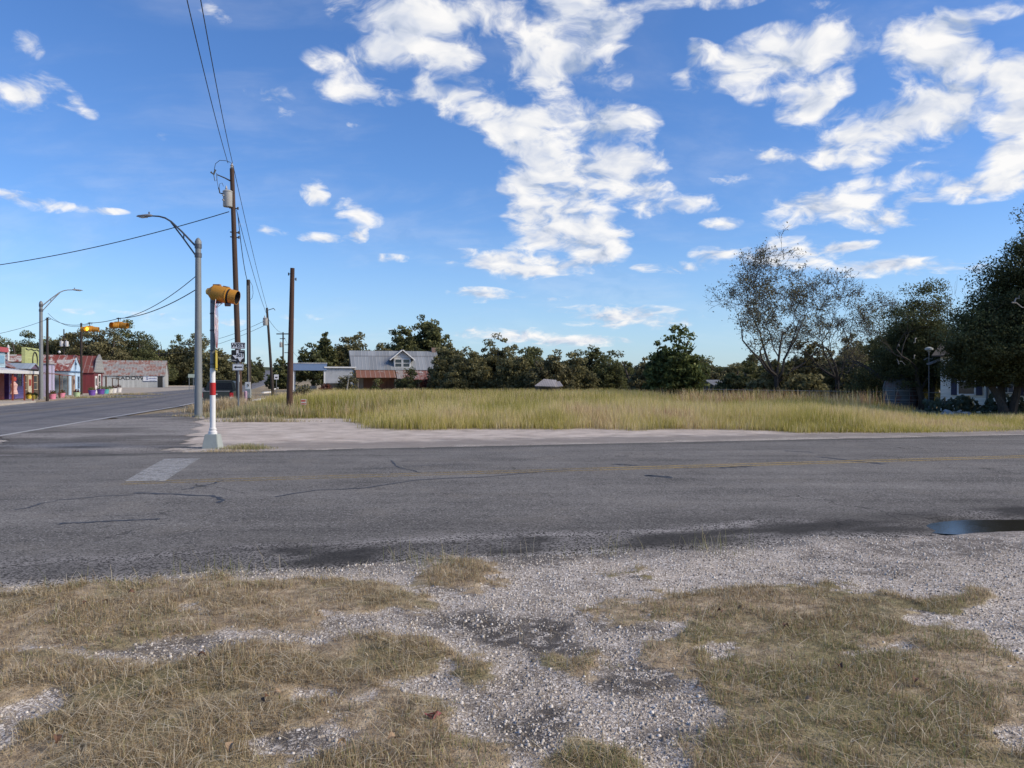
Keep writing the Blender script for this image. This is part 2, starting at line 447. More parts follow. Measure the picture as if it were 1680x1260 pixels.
GRASS = [  # outlines of the dry grass patches on the near verge
 [(-700,975),(0,968),(110,958),(300,948),(470,952),(640,958),(700,985),(690,1003),(560,1016),(560,1040),(430,1048),(330,1052),(200,1068),(160,1085),(60,1075),(-700,1120)],
 [(-700,1075),(100,1072),(170,1095),(300,1085),(420,1062),(560,1055),(640,1045),(720,1060),(770,1078),(700,1105),(640,1130),(560,1160),(520,1195),(480,1260),(500,1500),(-900,1500)],
 [(560,1150),(640,1130),(740,1165),(760,1210),(820,1232),(830,1500),(440,1500),(500,1240)],
 [(672,952),(700,930),(750,922),(800,940),(830,966),(790,982),(740,980),(690,968)],
 [(740,1075),(790,1078),(830,1100),(830,1125),(790,1130),(745,1115)],
 [(895,1085),(930,1068),(985,1075),(1005,1098),(960,1116),(905,1112)],
 [(995,948),(1040,944),(1065,950),(1020,958)],
 [(965,1000),(1010,990),(1100,985),(1200,972),(1320,965),(1400,968),(1500,978),(1600,978),(1635,990),(1600,1008),(1500,1015),(1570,1040),(1660,1075),(1720,1120),(2300,1180),(2300,1500),(1080,1500),(1120,1240),(1190,1180),(1150,1120),(1060,1100),(1040,1080),(1120,1050),(1160,1035),(1020,1030),(970,1018)],
 [(870,1250),(900,1225),(960,1215),(1020,1230),(1060,1260),(1060,1500),(850,1500)],
]
BARE = [[(1140,1070),(1190,1060),(1225,1075),(1190,1090)],[(1390,1062),(1440,1058),(1482,1070),(1450,1082),(1400,1078)],[(1500,1000),(1600,1022),(1600,1034),(1520,1020)],
        [(1625,1200),(1690,1185),(1760,1200),(1700,1250),(1640,1235)],[(380,1210),(470,1188),(570,1195),(560,1240),(430,1250)],[(-30,1168),(60,1150),(125,1155),(100,1178),(0,1190)],
        [(-100,1200),(20,1190),(30,1240),(-100,1260)],[(490,1120),(560,1118),(570,1140),(500,1145)],[(300,1000),(345,998),(350,1010),(305,1012)],[(1120,1120),(1170,1130),(1150,1180),(1100,1150)]]
def verge_mask(x, y):
    px, py = topx(x, y)
    wx = (fbm(x * 2.6, y * 2.6, 3) - .5) * 110 + (fbm(x * 11, y * 11, 5) - .5) * 60
    wy = (fbm(x * 2.6, y * 2.6, 8) - .5) * 40 + (fbm(x * 11, y * 11, 9) - .5) * 24
    px, py = px + wx, py + wy
    m = np.zeros(x.shape)
    sc = np.clip((py - 800) / 300.0, .25, 1.5)
    for p in GRASS: m = np.maximum(m, sstep(-16, 22, poly_sd(px, py, p) / sc))
    for p in BARE: m = np.minimum(m, 1 - .95 * sstep(-8, 8, poly_sd(px, py, p) / sc))
    return np.where(y > .8, m, .6)
CAL = [(250,738),(345,724),(420,738),(700,733),(1100,724),(1700,712),(2300,700),(2300,694),(1700,705),(1300,708),(1000,704),(640,704),(596,698),(578,687),(480,681),(420,684),(330,682),(280,700)]
CALW = [tuple(gnd(*p)[:2]) for p in CAL]
FIELD = [tuple(gnd(*p)[:2]) for p in [(388,668),(425,688),(476,688),(560,688),(588,697),(610,704),(650,707),(800,706),(1000,706),(1180,706),(1310,711),(1500,711),(1690,708),(2300,699)]] + [(75,40),(75,80),(-24,82),(-20,66),(-17.4,52)]
HW = [  # highway: (y, left edge x, right edge line x)
 (-30,-18.5,-3),(0,-23.0,-9.6),(12,-25.0,-12.3),(22.4,-26.4,-14.9),(33.6,-28.8,-17.6),(48,-32.2,-20.9),(75,-41.0,-28.5),(97.5,-47.8,-35.0),(134,-57.6,-46.2),(200,-77,-65.6),(390,-132,-122),(700,-226,-217),(1150,-371,-361),(1260,-406,-396)]
hy_, hl_, hr_ = (np.array(c, float) for c in zip(*HW))
def hwl(y): return np.interp(y, hy_, hl_)
def hwr(y): return np.interp(y, hy_, hr_)
PAVED_CORNER = [tuple(gnd(*p)[:2]) for p in [(-120,742),(-60,735),(60,704),(180,686),(250,672),(300,668),(335,680),(325,700),(300,738),(345,748),(60,780)]] 

def axis(segs):
    o = []
    for a, b, n in segs: o += list(np.linspace(a, b, n, endpoint=False))
    return np.array(o + [segs[-1][1]])
gx = axis([(-3500,-400,12),(-400,-90,32),(-90,-30,60),(-30,-7,60),(-7,9,290),(9,30,66),(30,90,60),(90,400,32),(400,3500,12)])
gy = axis([(-400,-20,12),(-20,1.5,20),(1.5,8.6,190),(8.6,30,110),(30,100,110),(100,300,50),(300,1500,60),(1500,5000,12)])
GX, GY = np.meshgrid(gx, gy)
U_, V_ = sr_inv(GX, GY)
def on_side(x, y, pad=0):
    u, v = sr_inv(x, y)
    e = (fbm(x * 1.6, y * 1.6, 21) - .5) * .5 + (fbm(x * 7, y * 7, 22) - .5) * .22
    return (v > -5.75 + e - pad) & (v < 5.5 + e + pad)
wob = (fbm(GX * 1.6, GY * 1.6, 21) - .5) * .7 + (fbm(GX * 7, GY * 7, 22) - .5) * .25
near_in = sstep(-.25, .25, V_ + 5.75 + wob)           # 1 inside the street
far_in = sstep(-.2, .2, 5.5 + wob * .5 - V_)
hmask = sstep(-.5, .0, hwr(GY) + .35 - GX) * sstep(-.5, 0, GX - hwl(GY))
street = near_in * far_in * sstep(-24, -20, U_ + 0 * V_)
pc = sstep(-.5, .3, poly_sd(GX, GY, PAVED_CORNER))
inroad = np.maximum(np.maximum(street, hmask), pc)
vm = verge_mask(GX, GY) * (GY < 12)
fieldm = sstep(-.35, .5, poly_sd(GX, GY, FIELD) + (fbm(GX * .8, GY * .8, 31) - .5) * 1.3)
calm = sstep(-.6, .6, poly_sd(GX, GY, CALW) + (fbm(GX * .9, GY * .9, 33) - .5) * 1.4)
bumps = (fbm(GX * 1.3, GY * 1.3, 41) - .5) * .05 + (fbm(GX * 5, GY * 5, 43) - .5) * .018
GZ = np.where(GY < 30, .008 + bumps * np.where(GY < 9, 1, .4) + vm * .025, .0)
GZ = GZ * (1 - inroad) - .03 * np.maximum(street, hmask) + .003 * pc * (1 - np.maximum(street, hmask)) + fieldm * .02 + tz(GY)
far_rise = np.clip((np.hypot(GX + 150, GY) - 1200) / 3000, 0, 1)
DARKP = [[(680,1012),(850,998),(960,1055),(1010,1090),(880,1092),(780,1072)],[(990,1105),(1090,1098),(1130,1130),(1060,1152),(1000,1140)],[(770,1165),(900,1150),(960,1195),(940,1240),(820,1232)],[(170,1062),(330,1045),(420,1060),(240,1088)],[(1380,892),(1700,880),(1750,905),(1450,915)],[(420,1195),(540,1190),(570,1225),(430,1235)],[(1120,1175),(1180,1190),(1140,1240),(1060,1230)]]
dkm = np.zeros(GX.shape); qx, qy = topx(GX, GY); qx = qx + (fbm(GX * 4, GY * 4, 111) - .5) * 150; qy = qy + (fbm(GX * 4, GY * 4, 112) - .5) * 60
for p_ in DARKP: dkm = np.maximum(dkm, sstep(-22, 22, poly_sd(qx, qy, p_)))
dkm = dkm * (GY < 12) * (GY > 1.3)
soil = np.maximum(vm, fieldm)
other = sstep(24, 32, GY) * (1 - calm)
soil = np.maximum(soil, other * .75)
shop = sstep(0, 3, hwl(GY) - GX) * sstep(25, 35, GY) * (1 - sstep(190, 240, GY))
soil = soil * (1 - shop * .9)
PUX, PUY = gnd(1690, 860)[:2]
def hollow(x, y):
    a = R(9); dx_, dy_ = x - PUX, y - PUY; u = dx_ * math.cos(a) + dy_ * math.sin(a); v = -dx_ * math.sin(a) + dy_ * math.cos(a)
    return np.exp(-np.abs(u / 1.2) ** 4 - np.abs((v + .06 * np.sin(u * 3.1)) / .34) ** 3)
GZ = GZ * (1 - hollow(GX, GY)) - .055 * hollow(GX, GY)
wetm = sstep(-.5, -.05, V_ + 5.75 + wob) * sstep(-6, -3, U_) * (1 - sstep(1.5, 4, U_)) * .8 * (V_ < -4.5); wetm = np.maximum(wetm, np.clip(hollow(GX, GY) ** .35 * 1.1, 0, 1))
nyy, nxx = GX.shape
idx = np.arange(nyy * nxx).reshape(nyy, nxx)
FQ = np.stack([idx[:-1, :-1], idx[:-1, 1:], idx[1:, 1:], idx[1:, :-1]], -1).reshape(-1, 4)

m, t, b, o = new_mat('ground')
p = t.pos()
soilA, calA, wetA, shopA = t.attr('soil'), t.attr('caliche'), t.attr('wet'), t.attr('shopyard')
wv = t.vmath('ADD', p, t.vmath('SCALE', t.noise(p, 9, 2, out=1), .05))
vc = t.voro(wv, 52, out='Color'); vd = t.voro(wv, 52)
vc2 = t.voro(wv, 105, out='Color'); vd2 = t.voro(wv, 105)
s1 = t.xyz(vc)[0]; s2 = t.xyz(vc2)[0]
expo = t.noise(p, 2.1, 6, .62); expo2 = t.noise(p, 9, 4, .6)
stone1 = t.math('MULTIPLY', t.step(.45, .62, t.math('ADD', t.math('MULTIPLY', s1, .5), t.math('MULTIPLY', expo, .6))), t.math('SUBTRACT', 1, t.step(.42, .62, vd)))
stone2 = t.math('MULTIPLY', t.step(.35, .55, t.math('ADD', t.math('MULTIPLY', s2, .5), t.math('MULTIPLY', expo2, .55))), t.math('SUBTRACT', 1, t.step(.4, .62, vd2)))
stone = t.math('MAXIMUM', stone1, stone2)
scol = t.ramp(t.math('MULTIPLY_ADD', t.xyz(vc)[1], .6, t.math('MULTIPLY', t.xyz(vc2)[1], .4)), [(.1, (.30, .27, .24)), (.4, (.52, .47, .41)), (.7, (.68, .63, .565)), (1, (.82, .79, .73))])
dust = t.ramp(t.noise(p, 5, 8, .7), [(.3, (.13, .11, .09)), (.5, (.29, .245, .20)), (.7, (.48, .415, .345))])
dark = t.math('MAXIMUM', t.math('MULTIPLY', t.step(.50, .64, t.noise(p, 1.15, 5, .6, .3)), .8), t.attr('darkdirt'))
dust = t.mix(t.math('MULTIPLY', dark, .85), dust, (.05, .046, .043, 1))
grav = t.mix(t.math('MULTIPLY', stone, t.math('MULTIPLY_ADD', t.math('MULTIPLY', dark, t.step(.36, .54, expo2)), -.95, 1)), dust, scol)
sn = t.noise(p, 11, 7, .7); sn2 = t.noise(p, .9, 5)
pinkn = t.noise(p, 1.2, 8, .68); streak = t.noise(t.mapping(p, (.35, 2.4, 1), rot=(0, 0, -A14)), 1.0, 7, .65)
cal = t.ramp(pinkn, [(.3, (.32, .26, .21)), (.5, (.54, .46, .385)), (.7, (.70, .62, .54))])
cal = t.mix(t.math('MULTIPLY', t.step(.54, .7, streak), .5), cal, (.19, .165, .15, 1))
cal = t.mix(t.math('MULTIPLY', stone2, .3), cal, (.6, .56, .52, 1))
so_ = t.ramp(sn, [(.3, (.14, .105, .07)), (.5, (.35, .27, .175)), (.7, (.58, .48, .33))])
so_ = t.mix(t.step(.45, .62, sn2), so_, t.ramp(sn, [(.3, (.10, .085, .045)), (.55, (.23, .20, .10)), (.8, (.40, .34, .19))]))
shopc = t.ramp(t.noise(p, .5, 8, .65), [(.3, (.25, .21, .165)), (.55, (.42, .37, .30)), (.75, (.52, .47, .39))])
far_n = t.noise(p, .012, 6, .6)
cc = t.mix(t.step(.3, .72, t.math('ADD', soilA, t.math('MULTIPLY', t.math('SUBTRACT', t.math('ADD', t.math('MULTIPLY', expo2, .6), t.math('MULTIPLY', sn, .4)), .5), 1.7))), grav, so_)
cg = t.step(.35, .62, t.math('ADD', t.math('MULTIPLY', t.attr('calgrey'), .62), t.math('MULTIPLY', t.math('SUBTRACT', t.noise(t.mapping(p, (.5, 2.2, 1), rot=(0, 0, -A14)), 1.6, 8, .7), .35), .9)))
cal = t.mix(t.math('MULTIPLY', cg, .8), cal, t.mix(sn, (.13, .115, .10, 1), (.33, .30, .27, 1)))
cc = t.mix(calA, cc, cal)
cc = t.mix(shopA, cc, shopc)
cc = t.mix(t.math('MULTIPLY', wetA, .8), cc, t.mix(t.math('MULTIPLY', stone, .5), (.035, .033, .031, 1), (.2, .19, .18, 1)))
farf = t.step(250, 500, t.xyz(p)[1])
cc = t.mix(farf, cc, t.ramp(far_n, [(.35, (.05, .055, .03)), (.5, (.12, .11, .06)), (.65, (.04, .05, .03))]))
t.put(b.inputs['Base Color'], cc); b.inputs['Roughness'].default_value = .9; b.inputs['Specular IOR Level'].default_value = .2
hh = t.math('ADD', t.math('MULTIPLY', stone, 1.0), t.math('MULTIPLY', sn, .6))
t.put(b.inputs['Normal'], t.bump(hh, .65, .010))
ground = quads('ground', np.stack([GX, GY, GZ], -1).reshape(-1, 3), m,
      {'soil': ('POINT', soil.ravel()), 'caliche': ('POINT', (calm * (1 - fieldm)).ravel()), 'wet': ('POINT', wetm.ravel()), 'darkdirt': ('POINT', dkm.ravel()), 'shopyard': ('POINT', shop.ravel()), 'calgrey': ('POINT', (sstep(10.5, 5.9, V_ + wob * 1.8) * (V_ > 0)).ravel())}, None, FQ)
tag(ground, kind='structure'); ground.data.polygons.foreach_set('use_smooth', [True] * len(ground.data.polygons))

# far hills that close the view down the highway
def hill(y, h, seed, col, x0=-1500, x1=2500):
    xs = np.linspace(x0, x1, 160)
    top = h * (.55 + .8 * fbm(xs * .0035, xs * 0, seed))
    V = []
    for x, z in zip(xs, top):
        for k in range(5):
            f = k / 4; V.append((x, y + 260 * f, -4 + (z + 4) * math.sin(f * math.pi / 2)))
    V = np.array(V); n = len(xs); I = np.arange(n * 5).reshape(n, 5)
    Q = np.stack([I[:-1, :-1], I[1:, :-1], I[1:, 1:], I[:-1, 1:]], -1).reshape(-1, 4)
    mm, t, b, o = new_mat('wooded_hill')
    nn = t.noise(t.mapping(t.pos(), (1, .4, 1)), .03, 8, .75)
    t.put(b.inputs['Base Color'], t.ramp(nn, [(.35, tuple(c * .6 for c in col)), (.5, col), (.65, (col[0] * 2.2, col[1] * 1.8, col[2] * 1.3))]))
    b.inputs['Roughness'].default_value = 1; b.inputs['Specular IOR Level'].default_value = 0
    tag(quads('hill', V, mm, None, None, Q), kind='structure')
hill(1500, 30, 5, (.06, .075, .055))

# ================================================================ ROADS
def asphalt(name, base, tint, rot, tracks=(), streak=.5, crack=1.0, fadeattr=False):
    m, t, b, o = new_mat(name)
    p = t.pos()
    ag = t.voro(p, 70, out='Color'); agd = t.voro(p, 70)
    g1 = t.xyz(ag)[0]
    n1 = t.noise(p, .55, 7, .62); st = t.noise(t.mapping(p, (.18, 1.7, 1), rot=(0, 0, -rot)), 1.0, 6, .6, .2)
    n3 = t.noise(p, 6, 5, .65)
    k = t.math('ADD', t.math('MULTIPLY', t.math('SUBTRACT', n1, .5), 1.05), t.math('MULTIPLY', t.math('SUBTRACT', st, .5), streak * 2.4))
    k = t.math('ADD', k, t.math('MULTIPLY', t.math('SUBTRACT', n3, .5), .45))
    k = t.math('ADD', k, t.math('MULTIPLY', t.math('SUBTRACT', g1, .5), .75))
    rgb = t.node('ShaderNodeRGB'); rgb.outputs[0].default_value = c4(base)
    cc = t.vmath('SCALE', rgb.outputs[0], t.math('MAXIMUM', t.math('ADD', 1.0, k), .25))
    cc = t.mix(t.math('MULTIPLY', t.step(.5, .68, t.noise(p, .9, 6, .6)), .35), cc, c4(tint))
    # bright and dark loose stones of the chip seal
    cc = t.mix(t.math('MULTIPLY', t.math('GREATER_THAN', g1, .93), .55), cc, (.36, .35, .33, 1))
    cc = t.mix(t.math('MULTIPLY', t.math('LESS_THAN', g1, .09), .6), cc, (.03, .03, .03, 1))
    wp = t.vmath('ADD', p, t.vmath('SCALE', t.noise(p, 1.4, 5, .6, out=1), .9))
    ce = t.voro(wp, .42, feature='DISTANCE_TO_EDGE')
    cm = t.math('MULTIPLY', t.math('SUBTRACT', 1, t.step(.0, .010, ce)), t.step(.52, .62, t.noise(p, .35, 3)))
    ce2 = t.voro(wp, 2.3, feature='DISTANCE_TO_EDGE')
    cm2 = t.math('MULTIPLY', t.math('SUBTRACT', 1, t.step(.0, .03, ce2)), t.step(.60, .68, t.noise(p, .5, 3)))
    cr = t.math('MULTIPLY', t.math('MAXIMUM', cm, t.math('MULTIPLY', cm2, .8)), .75 * crack)
    cc = t.mix(cr, cc, (.025, .024, .023, 1))
    w_ = t.attr('wet'); gr = t.attr('grit')
    cc = t.mix(t.math('MULTIPLY', w_, t.math('MULTIPLY_ADD', n3, .4, .62)), cc, (.020, .019, .018, 1))
    grit = t.math('MULTIPLY', gr, t.step(.42, .6, t.math('ADD', t.math('MULTIPLY', g1, .6), t.math('MULTIPLY', n3, .5))))
    cc = t.mix(t.math('MULTIPLY', grit, .85), cc, (.40, .38, .36, 1))
    t.put(b.inputs['Base Color'], cc)
    t.put(b.inputs['Roughness'], t.math('MULTIPLY_ADD', w_, .08, .88)); b.inputs['Specular IOR Level'].default_value = .16
    t.put(b.inputs['Normal'], t.bump(t.math('SUBTRACT', g1, cr), .55, .008))
    return m, t, b

def sheet(name, V, Q, mat, attrs=None):
    o = quads(name, V, mat, attrs, None, Q); tag(o, kind='structure'); return o
# highway
hs_y = np.concatenate([np.linspace(-30, 60, 60), np.linspace(61, 200, 60), np.linspace(205, 1250, 70)])
cols = np.linspace(0, 1, 15)
HVv = []; 
for y in hs_y:
    l, r = hwl(y) - .1, hwr(y) + .25
    for c in cols: HVv.append((l + (r - l) * c, y, float(tz(y)) + .006 + .05 * math.sin(c * math.pi) * (y > 20)))
HVv = np.array(HVv); I = np.arange(len(hs_y) * 15).reshape(-1, 15)
HQ = np.stack([I[:-1, :-1], I[:-1, 1:], I[1:, 1:], I[1:, :-1]], -1).reshape(-1, 4)
ctrk = np.tile(cols, len(hs_y))
m, t, b = asphalt('highway_asphalt', (.158, .156, .160), (.125, .125, .13), R(90 + 15), streak=.55, crack=.6)
lk = [l.from_socket for l in m.node_tree.links if l.to_socket == b.inputs['Base Color']][0]
ln = t.attr('lane'); wv = t.math('ADD', ln, t.math('MULTIPLY', t.math('SUBTRACT', t.noise(t.pos(), .12, 3), .5), .05))
tr = None
for c in (.24, .40, .60, .76):
    g = t.math('SUBTRACT', 1, t.step(0, .055, t.math('ABSOLUTE', t.math('SUBTRACT', wv, c))))
    tr = g if tr is None else t.math('ADD', tr, g)
cc = t.mix(t.math('MULTIPLY', tr, .5), lk, (.075, .08, .092, 1)); t.put(b.inputs['Base Color'], cc)
highway = sheet('highway', HVv, HQ, m, {'lane': ('POINT', ctrk), 'wet': ('POINT', ctrk * 0), 'grit': ('POINT', ctrk * 0)})

# side street, running across the view
us = np.concatenate([np.linspace(-19, 20, 200), np.linspace(20.5, 140, 60)]); vs_ = np.concatenate([np.linspace(-6.3, -4, 26), np.linspace(-3.8, 5, 16), np.linspace(5.1, 5.8, 6)])
UU, VV = np.meshgrid(us, vs_, indexing='ij')
# the near edge flares towards the intersection
XX = SO[0] + SU[0] * UU + SV[0] * VV; YY = SO[1] + SU[1] * UU + SV[1] * VV
ZZ = .0115 - .09 * sstep(-5.62, -6.2, VV) + .06 * np.cos(np.clip(VV / 5.7, -1, 1) * math.pi / 2) * sstep(-16, -6, UU)
ZZ = ZZ - .075 * hollow(XX, YY); I = np.arange(UU.size).reshape(UU.shape); SQ = np.stack([I[:-1, :-1], I[1:, :-1], I[1:, 1:], I[:-1, 1:]], -1).reshape(-1, 4)
wb = (fbm(XX * 1.1, YY * 1.1, 51) - .5) * .9
lf = sstep(-9, -2.5, UU)
wet = sstep(-4.75, -5.15, VV + wb * .6) * .8 * lf + sstep(-3.6, -4.6, VV + wb) * .28 * lf
wet = wet * (.86 + .55 * sstep(.3, .62, fbm(XX * .9, YY * 2.2, 57))); wet = np.maximum(wet, sstep(4.9, 5.4, VV + wb * .6) * .55)
wet = np.maximum(wet, .8 * np.exp(-((VV + 5.0) / .4) ** 2) * sstep(1.5, 3.5, UU) * sstep(9.5, 7.5, UU)); wet = np.maximum(wet, hollow(XX, YY) ** .5)
grit = .38 * wet * sstep(.42, .6, fbm(XX * 1.3, YY * 3.2, 59)) + .75 * np.exp(-((VV + 5.0 + wb * .5) / .13) ** 2) * sstep(-7, -3, UU) * sstep(3.5, .5, UU) * (.4 + fbm(UU * .8, VV * 3, 58)) + .8 * np.exp(-((VV + 5.85) / .12) ** 2) + .6 * sstep(-4.7, -5.6, VV) * sstep(-4, -7, UU)
m, t, b = asphalt('street_asphalt', (.158, .150, .137), (.22, .20, .17), A14, streak=.5)
street_o = sheet('road', np.stack([XX, YY, ZZ], -1).reshape(-1, 3), SQ, m, {'wet': ('POINT', np.clip(wet, 0, 1).ravel()), 'grit': ('POINT', np.clip(grit, 0, 1).ravel())})

# worn corner apron between highway and street
pcm, t, b = asphalt('apron_asphalt', (.132, .122, .11), (.22, .195, .165), A14, streak=.9, crack=1)
pxs = np.linspace(-17.5, -7.2, 60); pys = np.linspace(13.2, 44, 120)
PX, PY = np.meshgrid(pxs, pys)
sdp = poly_sd(PX, PY, PAVED_CORNER) + (fbm(PX * .9, PY * .9, 61) - .5) * 1.6
keep = sdp > 0
I = np.arange(PX.size).reshape(PX.shape); AQ = np.stack([I[:-1, :-1], I[:-1, 1:], I[1:, 1:], I[1:, :-1]], -1).reshape(-1, 4)
AQ = AQ[keep.ravel()[AQ].all(1)]
used = np.unique(AQ); rm = np.full(PX.size, -1); rm[used] = np.arange(len(used))
AV = np.stack([PX, PY, np.full(PX.shape, .009)], -1).reshape(-1, 3)[used]
gr_ = sstep(.35, .68, fbm(PX * .45, PY * 1.0, 63, 5)).ravel()[used] * .85; wt_ = (sstep(.55, .8, fbm(PX * .35, PY * 1.3, 66)) * .55).ravel()[used]
tag(quads('road_apron', AV, pcm, {'wet': ('POINT', wt_), 'grit': ('POINT', gr_)}, None, rm[AQ]), kind='structure')

# ---- painted markings and tar seams, children of their road
def paint(name, col, wear=.5, alpha=1.0):
    m, t, b, o = new_mat(name)
    p = t.pos(); n = t.math('ADD', t.math('MULTIPLY', t.noise(p, 5, 7, .75), .65), t.math('MULTIPLY', t.voro(p, 70, out='Color'), .35))
    k = t.math('MULTIPLY', t.step(wear - .16, wear + .06, n), alpha)
    t.put(b.inputs['Base Color'], t.mix(t.noise(p, 9, 4), c4([c * .75 for c in col]), c4(col))); b.inputs['Roughness'].default_value = .75
    tr = t.node('ShaderNodeBsdfTransparent'); ms = t.node('ShaderNodeMixShader'); t.put(ms.inputs[0], k)
    t.l.new(tr.outputs[0], ms.inputs[1]); t.l.new(b.outputs[0], ms.inputs[2]); t.l.new(ms.outputs[0], o.inputs[0])
    return m
def zst(u, v): return .0115 + .06 * math.cos(max(-1, min(1, v / 5.7)) * math.pi / 2) * float(sstep(-16, -6, u))
def strip(name, pts, wdt, mat, parent, zf, dz=.004):
    """flat ribbon along pts (x,y) lying dz above the road"""
    V = []; n = len(pts)
    for i, (x, y) in enumerate(pts):
        a = Vector(pts[max(i - 1, 0)]); c = Vector(pts[min(i + 1, n - 1)]); d = (c - a).normalized(); nn = Vector((-d.y, d.x))
        ww = wdt[i] if isinstance(wdt, list) else wdt
        for s_ in (-.5, .5):
            q = Vector((x, y)) + nn * ww * s_; V.append((q.x, q.y, zf(q.x, q.y) + dz))
    I = np.arange(2 * n).reshape(n, 2); Q = np.stack([I[:-1, 0], I[1:, 0], I[1:, 1], I[:-1, 1]], -1)
    return quads(name, np.array(V), mat, None, parent, Q)
def zside(x, y):
    u, v = sr_inv(x, y); return zst(u, v)
def zhigh(x, y):
    l, r = hwl(y) - .1, hwr(y) + .25; c = min(1, max(0, (x - l) / (r - l))); return float(tz(y)) + .006 + .05 * math.sin(c * math.pi) * (y > 20)
yel, yelw, wht, whl = paint('yellow_paint', (.50, .35, .10), .475, .75), paint('worn_yellow_paint', (.42, .30, .10), .53, .7), paint('white_paint', (.46, .46, .44), .49, .8), paint('edge_paint', (.62, .62, .60), .44, .9)
for v0 in (-.14, .14):
    strip('centre_line', [sr(u, v0) for u in np.linspace(1.5, 130, 160)], .11, yel, street_o, zside)
    strip('centre_line', [sr(u, v0) for u in np.linspace(-6.0, 1.5, 40)], .11, yelw, street_o, zside)
c0, c1, c2, c3 = (gnd(*q) for q in [(270,756),(329,755),(271,797),(204,798)])
SB = []
for i in range(9):
    f = i / 8; a = c0.lerp(c3, f); bq = c1.lerp(c2, f)
    for k in range(4):
        q = a.lerp(bq, k / 3); SB.append((q.x, q.y, zside(q.x, q.y) + .005))
I = np.arange(36).reshape(9, 4); quads('stop_line', np.array(SB), wht, None, street_o, np.stack([I[:-1, :-1], I[:-1, 1:], I[1:, 1:], I[1:, :-1]], -1).reshape(-1, 4))
ys = np.concatenate([np.linspace(10, 60, 70), np.linspace(62, 300, 70)])
strip('edge_line', [(float(hwr(y)) + .02, y) for y in ys], .13, whl, highway, zhigh)
strip('edge_line', [(float(hwl(y)) + .55, y) for y in ys[20:]], .13, whl, highway, zhigh)
for dxx in (-.12, .12): strip('centre_line', [(float(hwl(y) * .5 + hwr(y) * .5) + dxx, y) for y in ys[10:]], .11, yelw, highway, zhigh)
tar, t_, b_, o_ = new_mat('tar'); t_.put(b_.inputs['Base Color'], t_.mix(t_.noise(t_.pos(), 8, 4), (.018, .018, .019, 1), (.05, .05, .05, 1))); b_.inputs['Roughness'].default_value = .6
def wig(a, n=40, amp=.05, sd=1):
    """points along a photo polyline laid on the ground, with a wandering line"""
    out = []; L = len(a) - 1
    for i in range(n):
        f = i / (n - 1) * L; k = min(int(f), L - 1); g = f - k
        q = gnd(*a[k]).lerp(gnd(*a[k + 1]), g); out.append((q.x + (vnoise(i * .35, 3., sd) - .5) * amp * 2, q.y + (vnoise(i * .35, 7., sd) - .5) * amp * 2))
    return out
for a, wd, sd in [([(455,824),(520,812),(600,808),(680,795),(800,789),(900,780),(940,776)], .04, 1), ([(222,817),(290,820),(345,822),(364,825),(362,833)], .06, 2), ([(1340,755),(1400,762),(1452,768)], .12, 3),
                  ([(1065,787),(1085,789),(1105,791)], .16, 4), ([(1010,768),(1040,770)], .1, 5), ([(28,845),(90,830),(150,824),(220,820)], .025, 6), ([(300,812),(335,805),(370,795)], .03, 7), ([(95,867),(150,864),(255,860)], .05, 8),
                  ([(1290,744),(1330,747)], .07, 9), ([(640,760),(655,774),(690,782)], .03, 10), ([(580,778),(700,770),(760,768)], .02, 11), ([(1180,775),(1240,771)],.08,12)]:
    strip('tar_seam', wig(a, 40, .04, sd), [wd * (.5 + vnoise(i * .6, 1., sd + 40)) for i in range(40)], tar, street_o, zside, .003)
# rainwater in the hollow by the gravel
pm, t, b, o = new_mat('puddle_water'); b.inputs['Base Color'].default_value = (.022, .019, .014, 1); b.inputs['Specular IOR Level'].default_value = .28
t.put(b.inputs['Roughness'], t.math('MULTIPLY_ADD', t.noise(t.pos(), 3, 3), .06, .09)); t.put(b.inputs['Normal'], t.bump(t.noise(t.pos(), 3, 2), .015, .01))
pud = MB(); c_ = gnd(1690, 859); ring = []
for k in range(64):
    th = 2 * math.pi * k / 64; rr = 1 + .22 * (vnoise(math.cos(th) * 1.6 + 5, math.sin(th) * 1.6 + 5, 71) - .5) + .1 * (vnoise(k * .5, 2., 72) - .5)
    u, v = 1.6 * rr * math.cos(th), .55 * rr * math.sin(th)
    ring.append((c_.x + u * math.cos(R(7)) - v * math.sin(R(7)), c_.y + u * math.sin(R(7)) + v * math.cos(R(7)), -.010))
pud.add(ring, [tuple(range(64))]); tag(pud.build('puddle', pm), kind='structure')
# dusty silt rim around it
sm = plain('pale_silt', (.22, .215, .21), .45, var=.5, scale=6, spec=.5)
si = MB(); ring = []; c_ = gnd(1520, 868)
for k in range(48):
    th = 2 * math.pi * k / 48; rr = 1 + .5 * (vnoise(math.cos(th) * 2 + 5, math.sin(th) * 2 + 5, 75) - .5)
    u, v = .62 * rr * math.cos(th), .13 * rr * math.sin(th); ring.append((c_.x + u * math.cos(R(17)) - v * math.sin(R(17)), c_.y + u * math.sin(R(17)) + v * math.cos(R(17)), .030))
si.add(ring, [tuple(range(48))]); 
